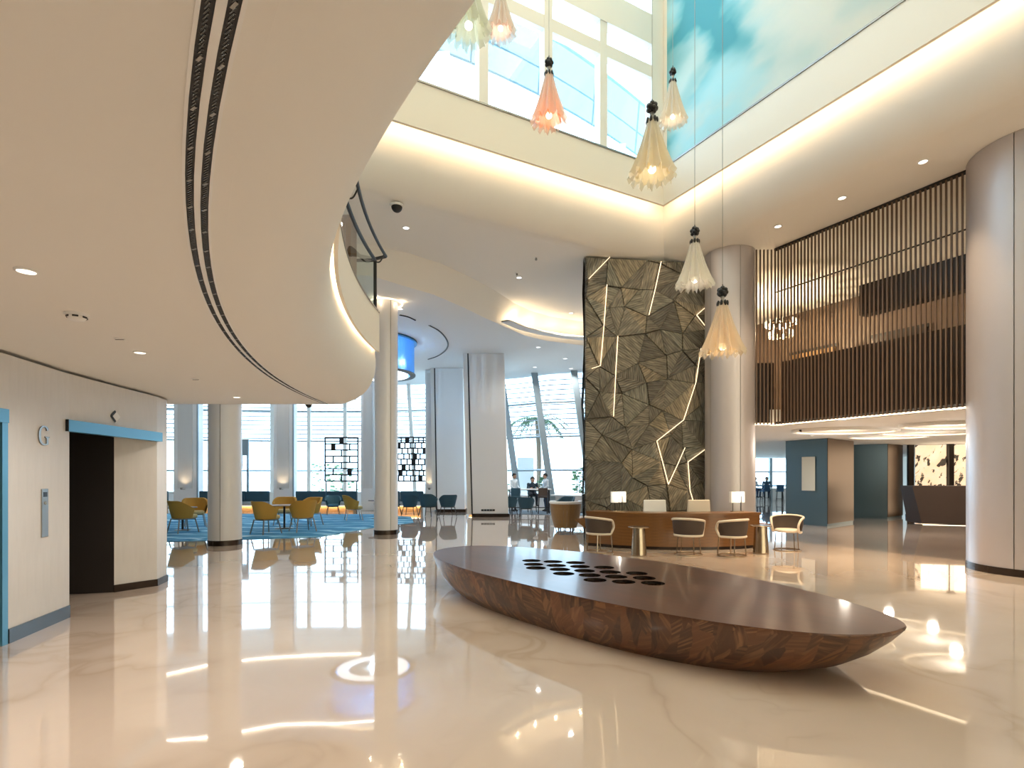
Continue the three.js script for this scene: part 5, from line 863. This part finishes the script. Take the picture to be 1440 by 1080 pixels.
{
  const cam = (label, p, r) => { const t = thing('dome_camera', label, 'security camera', p); const mo = mesh('mount', cyl(r * 1.25, r * 1.25, r * 0.4, 24, 0, -r * 0.2, 0), M.white, t); mesh('dome', new THREE.SphereGeometry(r, 20, 12, 0, Math.PI * 2, Math.PI / 2, Math.PI / 2).translate(0, -r * 0.4, 0), M.black, mo); };
  cam('black dome camera on the main ceiling above the balcony railing', onY(558, 288, HC), 0.11); cam('small dome camera at the edge of the low ceiling', onY(434, 567.5, LOW), 0.05); cam('small dome camera in the reception soffit', onY(1127, 603, SOF), 0.06);
  const sd = thing('smoke_detector', 'round white slotted detector in the low ceiling', 'smoke detector', onY(108, 441, LOW)); mesh('base', cyl(0.075, 0.075, 0.02, 28, 0, -0.01, 0), M.white, sd); const cp = mesh('cap', lathe([[0, -0.055], [0.045, -0.052], [0.06, -0.03], [0.06, -0.02]], 28), M.white, sd); for (let i = 0; i < 6; i++) { const a = i / 6 * Math.PI * 2; mesh('slot', box(0.036, 0.012, 0.006).rotateY(Math.PI / 2 - a).translate(Math.cos(a) * 0.06, -0.028, Math.sin(a) * 0.06), M.black, cp); }
  for (const [x, y, l] of [[168, 476, 'small dark ceiling slot between detector and downlight'], [275, 533, 'small flush ceiling slot near the end of the lift wall']]) { const p = onY(x, y, LOW), s = thing('ceiling_sprinkler', l, 'sprinkler', p); mesh('plate', cyl(0.04, 0.04, 0.008, 20, 0, -0.004, 0), M.white, s); mesh('slot', box(0.07, 0.004, 0.012, 0, -0.01, 0), M.steel, s); }
  for (const [x, y, l] of [[754, 362, 'small sprinkler on the main ceiling beside the stone wall'], [727, 384, 'small sprinkler on the main ceiling beside a downlight']]) { const p = onY(x, y, HC), s = thing('ceiling_sprinkler', l, 'sprinkler', p); mesh('plate', cyl(0.06, 0.06, 0.012, 20, 0, -0.006, 0), M.white, s); mesh('nozzle', cyl(0.02, 0.03, 0.06, 12, 0, -0.04, 0), M.steel, s); }
}

// ------------------------------------------------------------------ outside planting
function palm(label, X, d, h, n) {
  const t = thing('palm_tree', label, 'tree', V(X, -0.26, d)); mesh('trunk', tube([new THREE.Vector3(0, 0, 0), new THREE.Vector3(0.1, h * 0.5, 0), new THREE.Vector3(0, h, 0)], 0.14, 20, 8), M.trunk, t);
  for (let i = 0; i < n; i++) {
    const a = i / n * Math.PI * 2 + rr(-0.2, 0.2), len = rr(1.5, 2.1), up = rr(0.1, 0.75), gs = [], P = (k) => new THREE.Vector3(Math.cos(a) * len * k, h + up * k * 1.4 - 1.5 * k * k, Math.sin(a) * len * k);
    for (let k = 0.12; k < 1; k += 0.075) for (const s of [-1, 1]) { const p = P(k), q = p.clone().add(new THREE.Vector3(-Math.sin(a) * s * 0.5 * (1.1 - k) + Math.cos(a) * 0.2, -0.16, Math.cos(a) * s * 0.5 * (1.1 - k) + Math.sin(a) * 0.2)); gs.push(bar(p, q, 0.05, 0.008)); }
    gs.push(tube([P(0), P(0.35), P(0.7), P(1)], 0.02, 8, 5)); mesh('frond', merge(gs), M.leafGreen, t);
  }
}
palm('palm tree outside the slanted windows by the leaning slab column', 1.5, 32.0, 5.3, 13);
function bush(label, X, d, r, h) { const t = thing('shrub', label, 'shrub', V(X, -0.26, d)), gs = []; for (let i = 0; i < 130; i++) { const a = rnd() * 6.283, q = rnd(), rad = r * Math.sqrt(rnd()), y = h * q; gs.push(new THREE.PlaneGeometry(0.2, 0.12).rotateX(rnd() * 3).rotateY(a).translate(Math.cos(a) * rad * (1.1 - 0.6 * q), y, Math.sin(a) * rad * (1.1 - 0.6 * q))); } const m = mesh('foliage', merge(gs), M.leafGreen, t); m.userData.kind = 'stuff'; for (let i = 0; i < 3; i++) mesh('stem', cyl(0.02, 0.03, h * 0.8, 6, (i - 1) * 0.1, h * 0.4, 0), M.trunk, t); }
bush('leafy shrub outside behind the standing person in white', -0.6, 29.6, 0.6, 2.4); bush('leafy shrub outside between the slanted mullions', 1.7, 29.4, 0.5, 1.9); bush('leafy shrub outside near the stone wall edge', 3.6, 29, 0.5, 2.4); bush('leafy shrub outside under the lounge windows by the pilaster', -13.5, 38, 1.3, 3.0); bush('leafy shrub outside behind the brick pattern lattice screen', -11.2, 36, 1.2, 2.6);
{ const pb = thing('planter_box', 'white planter box outside the slanted windows', 'planter', V(0.75, -0.26, 30.2)); mesh('box', rbox(0.9, 2.9, 0.9, 0.03, 0, 1.45, 0), M.white, pb); mesh('soil', box(0.8, 0.02, 0.8, 0, 2.905, 0), M.trunk, pb); }

renderer.render(scene, camera);
